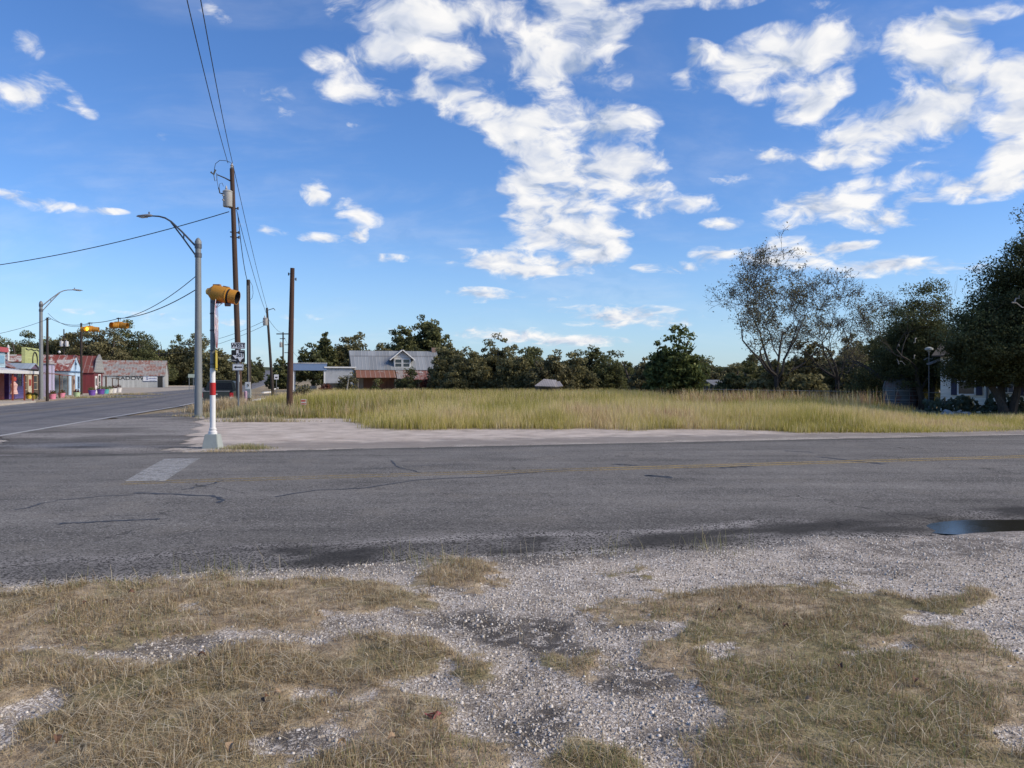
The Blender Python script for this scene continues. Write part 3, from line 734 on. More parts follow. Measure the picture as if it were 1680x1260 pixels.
# kerbed pavement in front of the shops
sw = MB(); ysw = np.linspace(40, 57.5, 12)
for i in range(len(ysw) - 1):
    y0, y1 = ysw[i], ysw[i + 1]
    l0, l1 = hwl(y0) - .3, hwl(y1) - .3
    sw.add([(l0, y0, .13), (l1, y1, .13), (l1 - 4.2, y1 + 1.2, .14), (l0 - 4.2, y0 + 1.2, .14), (l0, y0, -.05), (l1, y1, -.05), (l1 - 4.2, y1 + 1.2, -.05), (l0 - 4.2, y0 + 1.2, -.05)],
           [(0, 3, 2, 1), (0, 1, 5, 4), (3, 7, 6, 2)] + ([(1, 2, 6, 5)] if i == len(ysw) - 2 else []) + ([(0, 4, 7, 3)] if i == 0 else []))
tag(sw.build('sidewalk', plain('pale_concrete', (.42, .38, .33), .9, var=.25, scale=1.5, dirt=.5)), kind='structure')

# ================================================================ GRASS
grassm = leafmat('dry_grass', (.13, .095, .045), (.40, .30, .155), (.62, .50, .30), .3)
def grassmat(name, stops, trans=.3):
    m, t, b, o = new_mat(name)
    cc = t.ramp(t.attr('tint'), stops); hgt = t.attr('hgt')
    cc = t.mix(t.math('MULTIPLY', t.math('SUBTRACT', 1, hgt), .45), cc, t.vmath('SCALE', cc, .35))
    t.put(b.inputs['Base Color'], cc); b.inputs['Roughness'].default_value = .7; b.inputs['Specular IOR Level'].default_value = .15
    tr = t.node('ShaderNodeBsdfTranslucent'); t.put(tr.inputs[0], cc)
    ms = t.node('ShaderNodeMixShader'); ms.inputs[0].default_value = trans
    t.l.new(b.outputs[0], ms.inputs[1]); t.l.new(tr.outputs[0], ms.inputs[2]); t.l.new(ms.outputs[0], o.inputs[0])
    return m
def blades(name, x, y, z, h, w_, tint, mat, lean=.5, curl=.6, parent=None, flat=None):
    """one curved tapering blade of two quads at each base point"""
    n = len(x); th = RNG.uniform(0, 2 * math.pi, n); la = np.abs(RNG.normal(0, lean, n)); 
    if flat is not None: la = np.where(flat, RNG.uniform(1.25, 1.5, n), la)
    dxy = np.stack([np.cos(th), np.sin(th)], -1)
    fa = th + math.pi / 2 + RNG.normal(0, .5, n); wd = np.stack([np.cos(fa), np.sin(fa), 0 * fa], -1) * (w_ / 2)[:, None]
    base = np.stack([x, y, z], -1)
    def P(f):
        a = la * (1 - curl + curl * f) 
        hor = np.sin(np.minimum(a, 1.52)) * h * f; ver = np.cos(np.minimum(a, 1.52)) * h * f
        return base + np.stack([dxy[:, 0] * hor, dxy[:, 1] * hor, ver], -1)
    m_, tp = P(.55), P(1.0)
    V = np.stack([base - wd, base + wd, m_ + wd * .8, m_ - wd * .8, tp + wd * .15, tp - wd * .15], 1)
    i = np.arange(n)[:, None] * 6
    Q = np.concatenate([i + np.array([[0, 1, 2, 3]]), i + np.array([[3, 2, 4, 5]])])
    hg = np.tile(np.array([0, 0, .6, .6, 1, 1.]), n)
    return quads(name, V.reshape(-1, 3), mat, {'tint': ('POINT', np.repeat(np.clip(tint, 0, 1), 6)), 'hgt': ('POINT', hg)}, parent, Q)
def gz_near(x, y): return grid_at(GZ, x, y)
def grid_at(GZ, x, y):
    """ground height on the near verge, read from the ground grid"""
    i = np.clip(np.searchsorted(gx, x) - 1, 0, len(gx) - 2); j = np.clip(np.searchsorted(gy, y) - 1, 0, len(gy) - 2)
    fx = (x - gx[i]) / (gx[i + 1] - gx[i]); fy = (y - gy[j]) / (gy[j + 1] - gy[j])
    return (GZ[j, i] * (1 - fx) + GZ[j, i + 1] * fx) * (1 - fy) + (GZ[j + 1, i] * (1 - fx) + GZ[j + 1, i + 1] * fx) * fy
VG = [(0, (.21, .15, .09)), (.22, (.42, .315, .185)), (.42, (.58, .465, .29)), (.55, (.38, .345, .16)), (.72, (.25, .28, .105)), (.86, (.64, .54, .36)), (1, (.82, .73, .55))]
vgm = grassmat('verge_grass', VG)
def verge(n, dens_pow=1.0):
    y = RNG.uniform(2.2, 7.6, n); x = RNG.uniform(-.78, .78, n) * y + RNG.uniform(-.5, .5, n)
    k = verge_mask(x, y); k = k * k * (.22 + .78 * sstep(.36, .58, fbm(x * 4.4, y * 4.4, 81, 3)))
    ok = RNG.uniform(0, 1, n) < k ** dens_pow
    return x[ok], y[ok], k[ok]
x, y, k = verge(420000)
px_, py_ = topx(x, y)
green = sstep(.42, .68, fbm(x * .9, y * .9, 85)) + .5 * sstep(1000, 960, py_) * sstep(700, 300, px_) + .25 * sstep(1000, 1500, px_) * sstep(.4, .6, fbm(x * 1.7, y * 1.7, 87))
r = RNG.uniform(0, 1, len(x))
isg = RNG.uniform(0, 1, len(x)) < .07 + green * .38
tint = np.where(isg, .5 + r * .26, np.where(r > .93, .9 + .1 * RNG.uniform(0, 1, len(x)), r * .46 + .04))
hmul = (.35 + 1.15 * fbm(x * 3.0, y * 3.0, 88)) * (.6 + .5 * k)
h = RNG.gamma(4, .0070, len(x)) * hmul * 1.05 + .008
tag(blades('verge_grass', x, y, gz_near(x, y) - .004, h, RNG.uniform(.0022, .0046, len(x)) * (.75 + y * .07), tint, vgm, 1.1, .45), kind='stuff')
# loose dry straw lying on the verge
x, y, k = verge(110000); keep = RNG.uniform(0, 1, len(x)) < .22 + .55 * sstep(.5, -1.5, x) * sstep(.35, .6, fbm(x * 1.2, y * 1.2, 91))
x, y = x[keep], y[keep]
tag(blades('straw', x, y, gz_near(x, y) + RNG.uniform(.008, .034, len(x)), RNG.gamma(2.2, .034, len(x)) + .025, RNG.uniform(.0018, .0036, len(x)), RNG.choice([.15, .3, .42, .86, .92, 1.0], len(x)), vgm, 1.3, .1, None, np.ones(len(x), bool)), kind='stuff')
# short dead stems scattered thinly over the bare ground round the patches
n = 26000; y = RNG.uniform(2.3, 7.2, n); x = RNG.uniform(-.78, .78, n) * y; px_, py_ = topx(x, y); k = verge_mask(x, y); u_, v_ = sr_inv(x, y)
near = sstep(.34, .6, fbm(x * 1.4, y * 1.4, 97)); ok = (RNG.uniform(0, 1, n) < np.maximum(.55 * near * (1 - k), sstep(.02, .3, k) * .6)) & (v_ < -5.8); x, y = x[ok], y[ok]
tag(blades('dead_stems', x, y, gz_near(x, y) + .003, RNG.uniform(.02, .10, len(x)), RNG.uniform(.0018, .0034, len(x)), RNG.choice([.1, .25, .4, .88, .95], len(x)), vgm, 1.3, .1, None, RNG.uniform(0, 1, len(x)) < .75), kind='stuff')
# thin green weeds along the broken street edge
n = 4200; px = RNG.uniform(-200, 1120, n); u0, v0 = RNG.uniform(-7, 2.2, n), RNG.normal(-5.95, .16, n)
x, y = sr(u0, v0); cl = fbm(x * 2.2, y * 2.2, 93); ok = (RNG.uniform(0, 1, n) < (sstep(.52, .75, cl) * .5 + .03) * (u0 < 1)) | (np.hypot(x + .55, y - 6.35) < .3)
x, y = x[ok], y[ok]
tag(blades('roadside_weeds', x, y, gz_near(x, y), RNG.gamma(3, .036, len(x)) + .02, RNG.uniform(.002, .0042, len(x)), RNG.choice([.6, .66, .72, .5, .9], len(x)), vgm, .6, .6), kind='stuff')
# loose limestone chips on the bare verge
n = 90000; y = RNG.uniform(2.3, 7.9, n); x = RNG.uniform(-.78, .78, n) * y; k = verge_mask(x, y); ex = fbm(x * 1.1, y * 1.1, 95)
u_, v_ = sr_inv(x, y)
ok = (RNG.uniform(0, 1, n) > k + .25) & (v_ < -5.6 + .5 * (RNG.uniform(0, 1, n) < .1)) & (RNG.uniform(0, 1, n) < .25 + ex) & (RNG.uniform(0, 1, n) > .75 * grid_at(dkm, x, y) * sstep(.3, .6, fbm(x * 6, y * 6, 151))); x, y = x[ok], y[ok]; n = len(x)
sz = np.minimum(RNG.gamma(3.0, .0014, n) + .0025, .014)
ang = RNG.uniform(0, 2 * math.pi, n)
ringk = [np.stack([x + np.cos(ang + a) * sz * RNG.uniform(.7, 1.2, n), y + np.sin(ang + a) * sz * RNG.uniform(.7, 1.2, n), gz_near(x, y) - .002], -1) for a in (0, 1.57, 3.14, 4.71)]
tpk = [np.stack([x + np.cos(ang + a) * sz * .6, y + np.sin(ang + a) * sz * .6, gz_near(x, y) + sz * RNG.uniform(.5, .95, n)], -1) for a in (.2, 1.77, 3.34, 4.9)]
V = np.stack(ringk + tpk, 1); i = np.arange(n)[:, None] * 8
Q = np.concatenate([i + np.array([q]) for q in ([0, 1, 5, 4], [1, 2, 6, 5], [2, 3, 7, 6], [3, 0, 4, 7], [4, 5, 6, 7])])
gm, t, b, o = new_mat('limestone_chips'); t.put(b.inputs['Base Color'], t.ramp(t.attr('tint'), [(0, (.14, .125, .11)), (.3, (.36, .325, .28)), (.75, (.55, .51, .45)), (1, (.72, .68, .62))])); b.inputs['Roughness'].default_value = .95; b.inputs['Specular IOR Level'].default_value = .05
tag(quads('gravel', V.reshape(-1, 3), gm, {'tint': ('POINT', np.repeat(RNG.uniform(0, 1, n), 8))}, None, Q), kind='stuff')

# the tall meadow
FG = [(0, (.18, .17, .05)), (.22, (.34, .32, .075)), (.45, (.53, .47, .13)), (.66, (.66, .56, .24)), (.86, (.80, .67, .41)), (1, (.50, .31, .19))]
fgm = grassmat('meadow_grass', FG, .4)
n = 560000; y = 23 + 58 * RNG.uniform(0, 1, n) ** 2.1; x = RNG.uniform(-.60, .74, n) * y
sd = poly_sd(x, y, FIELD) + (fbm(x * .8, y * .8, 31) - .5) * 1.6
ok = (RNG.uniform(0, 1, n) < sstep(-.2, 1.2, sd)) & ~((x > 10.5) & (y > 40)); x, y, sd = x[ok], y[ok], sd[ok]; n = len(x)
low = fbm(x * .35, y * .35, 101)
h = (.34 + .55 * fbm(x * .22, y * .22, 102) + .34 * fbm(x * 1.3, y * 1.3, 103, 3)) * RNG.uniform(.5, 1.15, n) * (.45 + .55 * sstep(0, 3.5, sd)) * (.85 + .25 * sstep(28, 60, y))
right = sstep(.40, .56, x / y + (fbm(x * .5, y * .5, 141) - .5) * .06); h = np.where((right + RNG.uniform(-.3, .3, n) > .62) & (y + RNG.uniform(-1.5, 1.5, n) > 33), 0.02, h * (1 - .62 * right)); h = h * np.where((x < -7.5) & (y < 40), .62, 1)
h = np.minimum(h, .98)
pq = fbm(x * .28, y * .14, 104); r = RNG.uniform(0, 1, n)
tint = .17 + .55 * r + .95 * (pq - .5) + .10 * sstep(34, 26, y) + .24 * sstep(.55, .7, fbm(x * .5, y * .5, 105))
tint = np.where(r > .90, .72 + .2 * RNG.uniform(0, 1, n), tint); tint = np.where((r > .74) & (r < .85) & (y > 34) & (fbm(x * .2, y * .3, 106) > .42), .98, tint)
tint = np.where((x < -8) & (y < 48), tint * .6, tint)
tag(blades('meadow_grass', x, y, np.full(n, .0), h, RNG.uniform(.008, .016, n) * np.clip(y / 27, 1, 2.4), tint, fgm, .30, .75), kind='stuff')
n = 26000; y = 23.5 + 40 * RNG.uniform(0, 1, n) ** 1.7; x = RNG.uniform(-.42, .46, n) * y; sd = poly_sd(x, y, FIELD); cl = fbm(x * .45, y * .45, 131)
ok = (sd > .15) & (RNG.uniform(0, 1, n) < sstep(.42, .66, cl)); x, y, cl = x[ok], y[ok], cl[ok]; n = len(x)
tag(blades('seed_stalks', x, y, np.zeros(n), RNG.uniform(.5, 1.12, n) * (.55 + .5 * sstep(24, 34, y)), RNG.uniform(.006, .011, n) * np.clip(y / 27, 1, 2.2), RNG.choice([.8, .86, .9, .98, 1.0, .1, .05], n), fgm, .28, .8), kind='stuff')
# taller reddish weeds standing at the back right of the meadow
n = 15000; y = RNG.uniform(36, 47, n); x = RNG.uniform(.22, .505, n) * y; cl = fbm(x * .55, y * .55, 121)
ok = RNG.uniform(0, 1, n) < sstep(.40, .62, cl) * sstep(.505, .40, x / y); x, y, cl = x[ok], y[ok], cl[ok]; n = len(x)
tag(blades('tall_weeds', x, y, np.zeros(n), RNG.uniform(.6, 1.35, n) * (.55 + .6 * cl), RNG.uniform(.018, .034, n), RNG.choice([.2, .35, .7, .85, .98, 1.0, 1.0], n), fgm, .3, .6), kind='stuff')
# tufts beside the beacon base and around the poles
def tuft(name, label, px, py, rx, ry, n, hm, tints, cat='grass tuft'):
    c = gnd(px, py); x = RNG.normal(0, rx, n); y = RNG.normal(0, ry, n)
    o = blades(name, x, y, np.full(n, 0.), RNG.uniform(.4, 1.1, n) * hm * np.exp(-(x / rx / 2.2) ** 2), RNG.uniform(.006, .012, n) * max(1, c.y / 18), RNG.choice(tints, n) + RNG.normal(0, .05, n), vgm, .55, .6)
    o.location = c; tag(o, label, cat, kind='stuff'); return o
tuft('grass_tuft', 'low green tuft of weeds growing in the gravel right of the beacon base', 404, 737, .32, .18, 900, .16, [.6, .68, .74, .35])
tuft('grass_tuft', 'flat straw-coloured weeds around the foot of the beacon post base', 375, 742, .45, .12, 700, .08, [.3, .4, .9])
tuft('grass_tuft', 'scrubby tan weeds at the foot of the grey street lamp by the corner', 345, 683, .9, .4, 1100, .22, [.3, .4, .6, .9])
tuft('grass_tuft', 'bushy brown and green weeds in front of the route sign post', 375, 676, 1.0, .6, 5200, .8, [.25, .35, .45, .9])
tuft('grass_tuft', 'spreading green weeds between the two short dark poles', 436, 684, 1.1, .7, 6000, .68, [.5, .6, .7, .35, .8])
tuft('grass_tuft', 'pale dry bunch of grass at the edge of the caliche lot', 425, 692, .9, .22, 1200, .3, [.4, .6, .88])
tuft('grass_tuft', 'sparse dry weeds at the end of the shop pavement kerb', 218, 648, 2.2, .6, 700, .3, [.3, .4, .6])
tuft('grass_tuft', 'strip of rough grass on the verge before the dark red shop', 165, 653, 3.0, .5, 900, .3, [.4, .5, .68])

# ================================================================ TREES
LEAF = dict(
 oak=leafmat('oak_leaves', (.075, .083, .036), (.20, .21, .085), (.29, .27, .12), .32),
 olive=leafmat('olive_leaves', (.115, .112, .052), (.27, .25, .12), (.36, .31, .16), .32),
 brown=leafmat('brown_leaves', (.105, .096, .048), (.235, .215, .105), (.31, .26, .135), .2),
 green=leafmat('green_leaves', (.06, .082, .028), (.18, .22, .078), (.27, .28, .115), .3),
 thin=leafmat('thin_leaves', (.055, .065, .022), (.18, .19, .075), (.24, .22, .1), .3),
 live=leafmat('live_oak_leaves', (.072, .08, .033), (.19, .205, .085), (.29, .28, .125), .3),
 red=leafmat('red_leaves', (.10, .03, .02), (.28, .09, .05), (.32, .16, .08), .2))
BARK = wood('bark', (.085, .07, .058), (.03, .025, .021))
DARKBARK = wood('twig_bark', (.045, .037, .031), (.02, .017, .015))
PALE_SUNLIT_BARK = wood('pale_sunlit_bark', (.34, .33, .31), (.14, .13, .12))  # for the pale dead trunk, and for oak branches with sunlight painted in
def leaf_quads(cent, size, rng, up=.3):
    n = len(cent)
    a = rng.normal(0, 1, (n, 3)); a /= np.linalg.norm(a, axis=1)[:, None]
    b = rng.normal(0, 1, (n, 3)); b -= a * (a * b).sum(1)[:, None]; b /= np.linalg.norm(b, axis=1)[:, None]
    s = (size * rng.uniform(.6, 1.3, n))[:, None]
    return np.stack([cent - a * s, cent - b * s * .5, cent + a * s, cent + b * s * .5], 1)
def crown_clumps(rng, w, d, z0, z1, nc, lobes):
    """clump centres packed into a lumpy crown: several overlapping domes of differing height"""
    C_ = []
    for k in range(lobes):
        f = (k + .5) / lobes - .5 + rng.uniform(-.12, .12)
        lx = f * w * 1.25; lh = (z1 - z0) * rng.uniform(.62, 1.0) * (1 - .55 * abs(2 * f) ** 2)
        if k == lobes // 2: lh = z1 - z0
        C_.append((lx * .85, rng.uniform(-.2, .2) * d, lh, w * rng.uniform(.5, .72)))
    out = []
    while len(out) < nc:
        lx, ly, lh, lr = C_[rng.integers(lobes)]
        p = rng.normal(0, 1, 3); p /= np.linalg.norm(p); rr = rng.uniform(.35, 1) ** .5
        pz = abs(p[2]) if rng.uniform() < .85 else p[2] * .3
        q = np.array([lx + p[0] * lr * rr, ly + p[1] * lr * .8 * rr, z0 + lh * (.06 + .94 * pz * rr)])
        out.append(q)
    return np.array(out)
def limb(mb, p, d, L, r, depth, rng, n=5, tips=None, up=.25, spread=.75, kids=(2, 3), minr=.006):
    pts = [p]; rad = [r]; q = Vector(p); dd = Vector(d).normalized(); seg = 4 if depth > 1 else 3
    for i in range(seg):
        dd = (dd + Vector((rng.normal(0, .18), rng.normal(0, .18), rng.normal(0, .12) + up * .18))).normalized()
        q = q + dd * (L / seg); pts.append(q.copy()); rad.append(max(minr * .6, r * (1 - .5 * (i + 1) / seg)))
    mb.tube(pts, rad, n if depth > 1 else 3, cap=False)
    if tips is not None: tips += [tuple(pts[-1])] + ([tuple(pts[-2])] if depth < 2 else [])
    if depth <= 0: return
    for k in range(rng.integers(kids[0], kids[1] + 1)):
        j = seg if k == 0 else rng.integers(max(1, seg - 2), seg + 1); b0 = pts[j]
        ax = Vector(rng.normal(0, 1, 3)); ax = (ax - dd * ax.dot(dd)).normalized()
        nd = (dd + ax * rng.uniform(.4, 1) * spread * 1.3).normalized()
        limb(mb, b0, nd, L * rng.uniform(.55, .82), max(minr, rad[j] * rng.uniform(.55, .8)), depth - 1, rng, n, tips, up, spread, kids, minr)
def tree(name, label, x, y, top, w, base=0, kind='oak', seed=1, leaf=.2, dens=1.0, lobes=3, cb=.22, group=None, cat='tree', gap=.0, clump=None, ground_z=None):
    """leafy tree: trunk and limbs plus a crown of leaf clumps; w is the half width, cb the crown's bottom as a share of the height"""
    rng = np.random.default_rng(seed); gz = float(tz(y)) if ground_z is None else ground_z
    e = thing(name, label, cat, (x, y, gz), 0, group)
    z0, z1 = top * cb, top
    mb = MB(); nt = 1 if w < 5 else 2
    for k in range(nt):
        bx = rng.uniform(-.1, .1) * w if nt == 1 else (k - .5) * w * .5
        pts = [(bx, 0, -.1)]; q = Vector((bx, 0, 0)); dd = Vector((rng.normal(0, .12), rng.normal(0, .1), 1))
        for i in range(5):
            q = q + dd * top * .14; dd += Vector((rng.normal(0, .12), rng.normal(0, .1), 0)); pts.append(tuple(q))
        r0 = .035 * top * (.8 if nt == 2 else 1)
        mb.tube(pts, [r0 * 1.25, r0, r0 * .85, r0 * .7, r0 * .5, r0 * .3], 7)
        for j in range(7):
            i = rng.integers(2, 5); a = rng.uniform(0, 6.28)
            p0 = Vector(pts[i]); p2 = p0 + Vector((math.cos(a) * w * .5, math.sin(a) * w * .45, top * rng.uniform(.03, .16)))
            pm_ = p0.lerp(p2, .5) + Vector((0, 0, -.04 * top))
            mb.tube([p0, pm_, p2], [r0 * .4, r0 * .25, r0 * .06], 5, cap=False)
    mb.build('trunk', BARK, e, smooth=True)
    cs = clump or max(.40, (.16 if y > 110 else .13) * min(w, (z1 - z0)))
    nc = int(34 * dens * max(.5, (w * (z1 - z0)) / (cs * cs * 20))) + 12
    cl = crown_clumps(rng, w, w * .8, z0 + cs * .4, z1 - cs * .5, nc, lobes)
    if gap: cl = cl[fbm(cl[:, 0] * .7 + seed, cl[:, 2] * .7, seed) > gap]
    per = int(max(14, 46 * dens * (cs / (leaf * 3.2)) ** 2 * .8)); per = min(per, 150)
    nrm = rng.normal(0, 1, (len(cl), per, 3)); nrm /= np.linalg.norm(nrm, axis=2)[..., None]
    rr = rng.uniform(.2, 1, (len(cl), per, 1)) ** .55 * cs * rng.uniform(.65, 1.3, (len(cl), 1, 1))
    L = (cl[:, None, :] + nrm * rr * np.array([1.15, 1.15, .75])).reshape(-1, 3)
    L[:, 2] = np.maximum(L[:, 2], .05)
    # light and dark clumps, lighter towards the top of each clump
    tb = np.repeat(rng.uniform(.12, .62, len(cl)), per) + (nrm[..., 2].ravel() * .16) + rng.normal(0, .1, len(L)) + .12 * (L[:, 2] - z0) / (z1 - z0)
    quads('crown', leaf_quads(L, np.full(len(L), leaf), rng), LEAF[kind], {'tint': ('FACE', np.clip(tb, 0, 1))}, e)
    return e
def pt(px, top_py, rx, Y, **kw):
    top_py -= 5
    """tree seen at photo column px with its top at row top_py and half width rx, standing Y metres ahead"""
    g = float(tz(Y)); 
    return dict(x=xat(px, Y), y=Y, top=CAMZ + (HY - top_py) / F * Y - g, w=rx / F * Y, **kw)
TL = [
 # behind the shops
 ('dark round oak behind the roofs at the far left edge', pt(8,541,42,160,kind='oak')),
 ('dark oak behind the purple shop, left of the far street lamp', pt(52,549,34,165,kind='oak')),
 ('low brownish tree behind the yellow-green shop front', pt(88,556,34,170,kind='brown')),
 ('thin-topped olive tree behind the blue gabled shop', pt(122,538,36,168,kind='olive',gap=.42)),
 ('tall ragged tree behind the left hanging beacon', pt(160,536,40,165,kind='brown',gap=.42)),
 ('tallest dark oak behind the hanging beacons and the dark red shop', pt(212,529,42,172,kind='oak',lobes=4)),
 ('dark bushy tree behind the barn roof', pt(250,553,34,200,kind='oak')),
 ('airy light-topped tree at the right end of the barn', pt(288,556,26,200,kind='thin',gap=.5)),
 ('olive tree just right of the grey barn', pt(316,548,40,186,kind='olive',lobes=4,cb=.05)),
 ('broad dark tree seen between the beacon post and the lamp', pt(350,566,34,178,kind='olive',cb=.05)),
 ('olive tree left of the highway behind the route sign', pt(385,583,26,230,kind='olive',cb=.05)),
 ('small dark tree left of the distant highway crest', pt(413,592,15,300,kind='oak',cb=.1)),
 ('pale thin tree rising above the dark one at the highway crest', pt(424,586,9,340,kind='thin',gap=.45,cb=.3)),
 # right of the highway, behind the canopy and the house
 ('dark round tree beside the highway under the crossarm pole', pt(462,588,20,150,kind='oak',cb=.05)),
 ('dark rounded oak behind the blue canopy', pt(512,561,30,118,kind='oak')),
 ('tall knobby dark oak behind the canopy, left of the house', pt(532,546,17,122,kind='oak',cb=.4)),
 ('wide olive oak behind the left end of the metal roof', pt(578,543,36,124,kind='olive',lobes=4)),
 ('low olive tree directly behind the dormer', pt(622,563,30,116,kind='olive')),
 ('dark oak behind the right half of the metal roof', pt(662,532,32,122,kind='oak')),
 ('tallest oak of the middle distance, above the right end of the metal roof', pt(702,513,38,124,kind='oak',lobes=4)),
 ('dark tree at the right end of the ruined house', pt(738,562,28,84,kind='olive',cb=.04)),
 ('grey-green brush tree at the left of the meadow tree line', pt(768,566,28,80,kind='olive',cb=.03)),
 ('broad olive tree, the taller peak of the meadow tree line', pt(812,548,34,82,kind='olive',cb=.03,lobes=4)),
 ('olive tree left of the fallen shed roof', pt(845,560,26,78,kind='olive',cb=.03)),
 ('dark green tree behind the fallen shed roof', pt(868,563,24,80,kind='oak',cb=.03)),
 ('brownish brush tree right of the fallen shed roof', pt(905,572,28,76,kind='brown',cb=.03)),
 ('olive tree in the low middle of the meadow tree line', pt(940,579,28,78,kind='olive',cb=.03)),
 ('dark round-headed tree at the middle of the meadow tree line', pt(975,564,22,84,kind='oak',cb=.06)),
 ('low dark tree right of the round-headed tree', pt(1004,580,22,80,kind='oak',cb=.03)),
 ('spiky thin-leaved tree with sky showing through', pt(1038,575,18,82,kind='thin',gap=.45,cb=.05)),
 ('dark brush tree left of the tall bushy tree', pt(1062,590,24,74,kind='brown',cb=.03)),
 ('tall bushy green tree standing alone above the meadow tree line', pt(1108,523,38,66,kind='green',cb=.04,lobes=4,leaf=.17)),
 ('low brown brush left of the half-bare tree', pt(1168,598,28,70,kind='brown',cb=.02)),
 ('dark brush under the left limbs of the half-bare tree', pt(1222,590,40,62,kind='oak',cb=.02)),
 ('olive brush around the trunk of the half-bare tree', pt(1290,582,48,55,kind='olive',cb=.02)),
 ('brown-tinged brush between the two half-bare trees', pt(1338,552,42,60,kind='brown',cb=.02,gap=.3)),
 ('olive tree left of the rusty tank', pt(1402,565,46,58,kind='olive',cb=.03)),
 ('dark olive tree above the rusty tank', pt(1452,545,40,58,kind='oak',cb=.05)),
]
TL += [
 ('low thicket filling the gap right of the ruined house', pt(752,590,34,92,kind='olive',cb=.0)), ('low dark thicket behind the left of the meadow', pt(800,588,36,94,kind='oak',cb=.0)),
 ('low brown thicket behind the collapsed shed', pt(880,592,38,92,kind='brown',cb=.0)), ('low olive thicket behind the middle of the meadow', pt(950,595,36,94,kind='olive',cb=.0)),
 ('low dark thicket left of the spiky thin tree', pt(1015,594,32,92,kind='oak',cb=.0)), ('low olive thicket behind the tall bushy tree', pt(1080,600,36,88,kind='olive',cb=.0)),
 ('low thicket behind the small blue metal shed', pt(1150,590,44,84,kind='brown',cb=.0)), ('dark thicket in the far gap under the half-bare tree', pt(1210,592,44,80,kind='olive',cb=.0)),
 ('dark thicket behind the trunk of the half-bare tree', pt(1262,586,40,74,kind='oak',cb=.0)), ('brownish thicket under the slimmer leafless tree', pt(1368,578,46,64,kind='brown',cb=.0)),
 ('dark thicket between the half-bare tree and the rusty tank', pt(1425,596,36,54,kind='oak',cb=.0)), ('dark brush right behind the rusty tank', pt(1490,590,40,52,kind='oak',cb=.0)),
 ('grey-olive brush in front of the half-bare tree trunk', pt(1318,604,30,51,kind='olive',cb=.0)),
]
for lab_, px_, top_, w_, Y_, k_2 in [('broad low oak filling the back of the tree line right of the ruined house', 775, 580, 50, 104, 'oak'), ('broad low oak at the back of the tree line behind the collapsed shed', 862, 580, 52, 108, 'olive'),
        ('broad low oak at the back of the middle of the tree line', 940, 588, 50, 106, 'oak'), ('broad low oak at the back near the round-headed tree', 1010, 590, 46, 108, 'olive'), ('broad low oak at the back left of the tall bushy tree', 1070, 592, 44, 104, 'oak'),
        ('broad low oak in the gap right of the tall bushy tree', 1160, 590, 50, 100, 'oak'), ('broad low oak in the gap beneath the half-bare tree', 1240, 588, 50, 98, 'olive'), ('broad olive oak behind the slimmer leafless tree', 1330, 572, 54, 78, 'olive'), ('broad oak behind the tank, right of the slimmer leafless tree', 1410, 556, 50, 74, 'oak'),
        ('broad oak at the far left behind the shop roofs', 25, 556, 50, 225, 'oak'), ('broad oak behind the purple and yellow-green shops', 100, 560, 50, 230, 'olive'), ('broad oak behind the red shop and barn', 235, 556, 52, 232, 'oak')]:
    TL.append((lab_, pt(px_, top_ - (10 if Y_ < 200 else 4), w_, Y_, kind=k_2, cb=.0, lobes=5)))
for i, (lab, kw) in enumerate(TL):
    if i < 9:
        px_c = CX + kw['x'] / kw['y'] * F; top_px = HY - (kw['top'] + float(tz(kw['y'])) - CAMZ) / kw['y'] * F; rx_ = kw['w'] / kw['y'] * F; kind_ = {k: v for k, v in kw.items() if k not in ('x', 'y', 'top', 'w')}
        kw = pt(px_c, top_px, rx_, kw['y'] + 48, **kind_); kw['cb'] = .04; kw.pop('gap', 0)
    far = kw['y'] > 110
    kw.setdefault('leaf', .30 if kw['y'] > 140 else (.24 if far else .15)); kw['seed'] = 100 + i; kw['lobes'] = kw.get('lobes', 3) + 2
    kw['w'] *= (1.5 if 19 < i < 34 else 1.25 if i > 8 else 1.6) if kw['kind'] != 'thin' else 1.1
    tree('tree', lab, dens=(2.0 if far else 1.8), group='background trees', **kw)

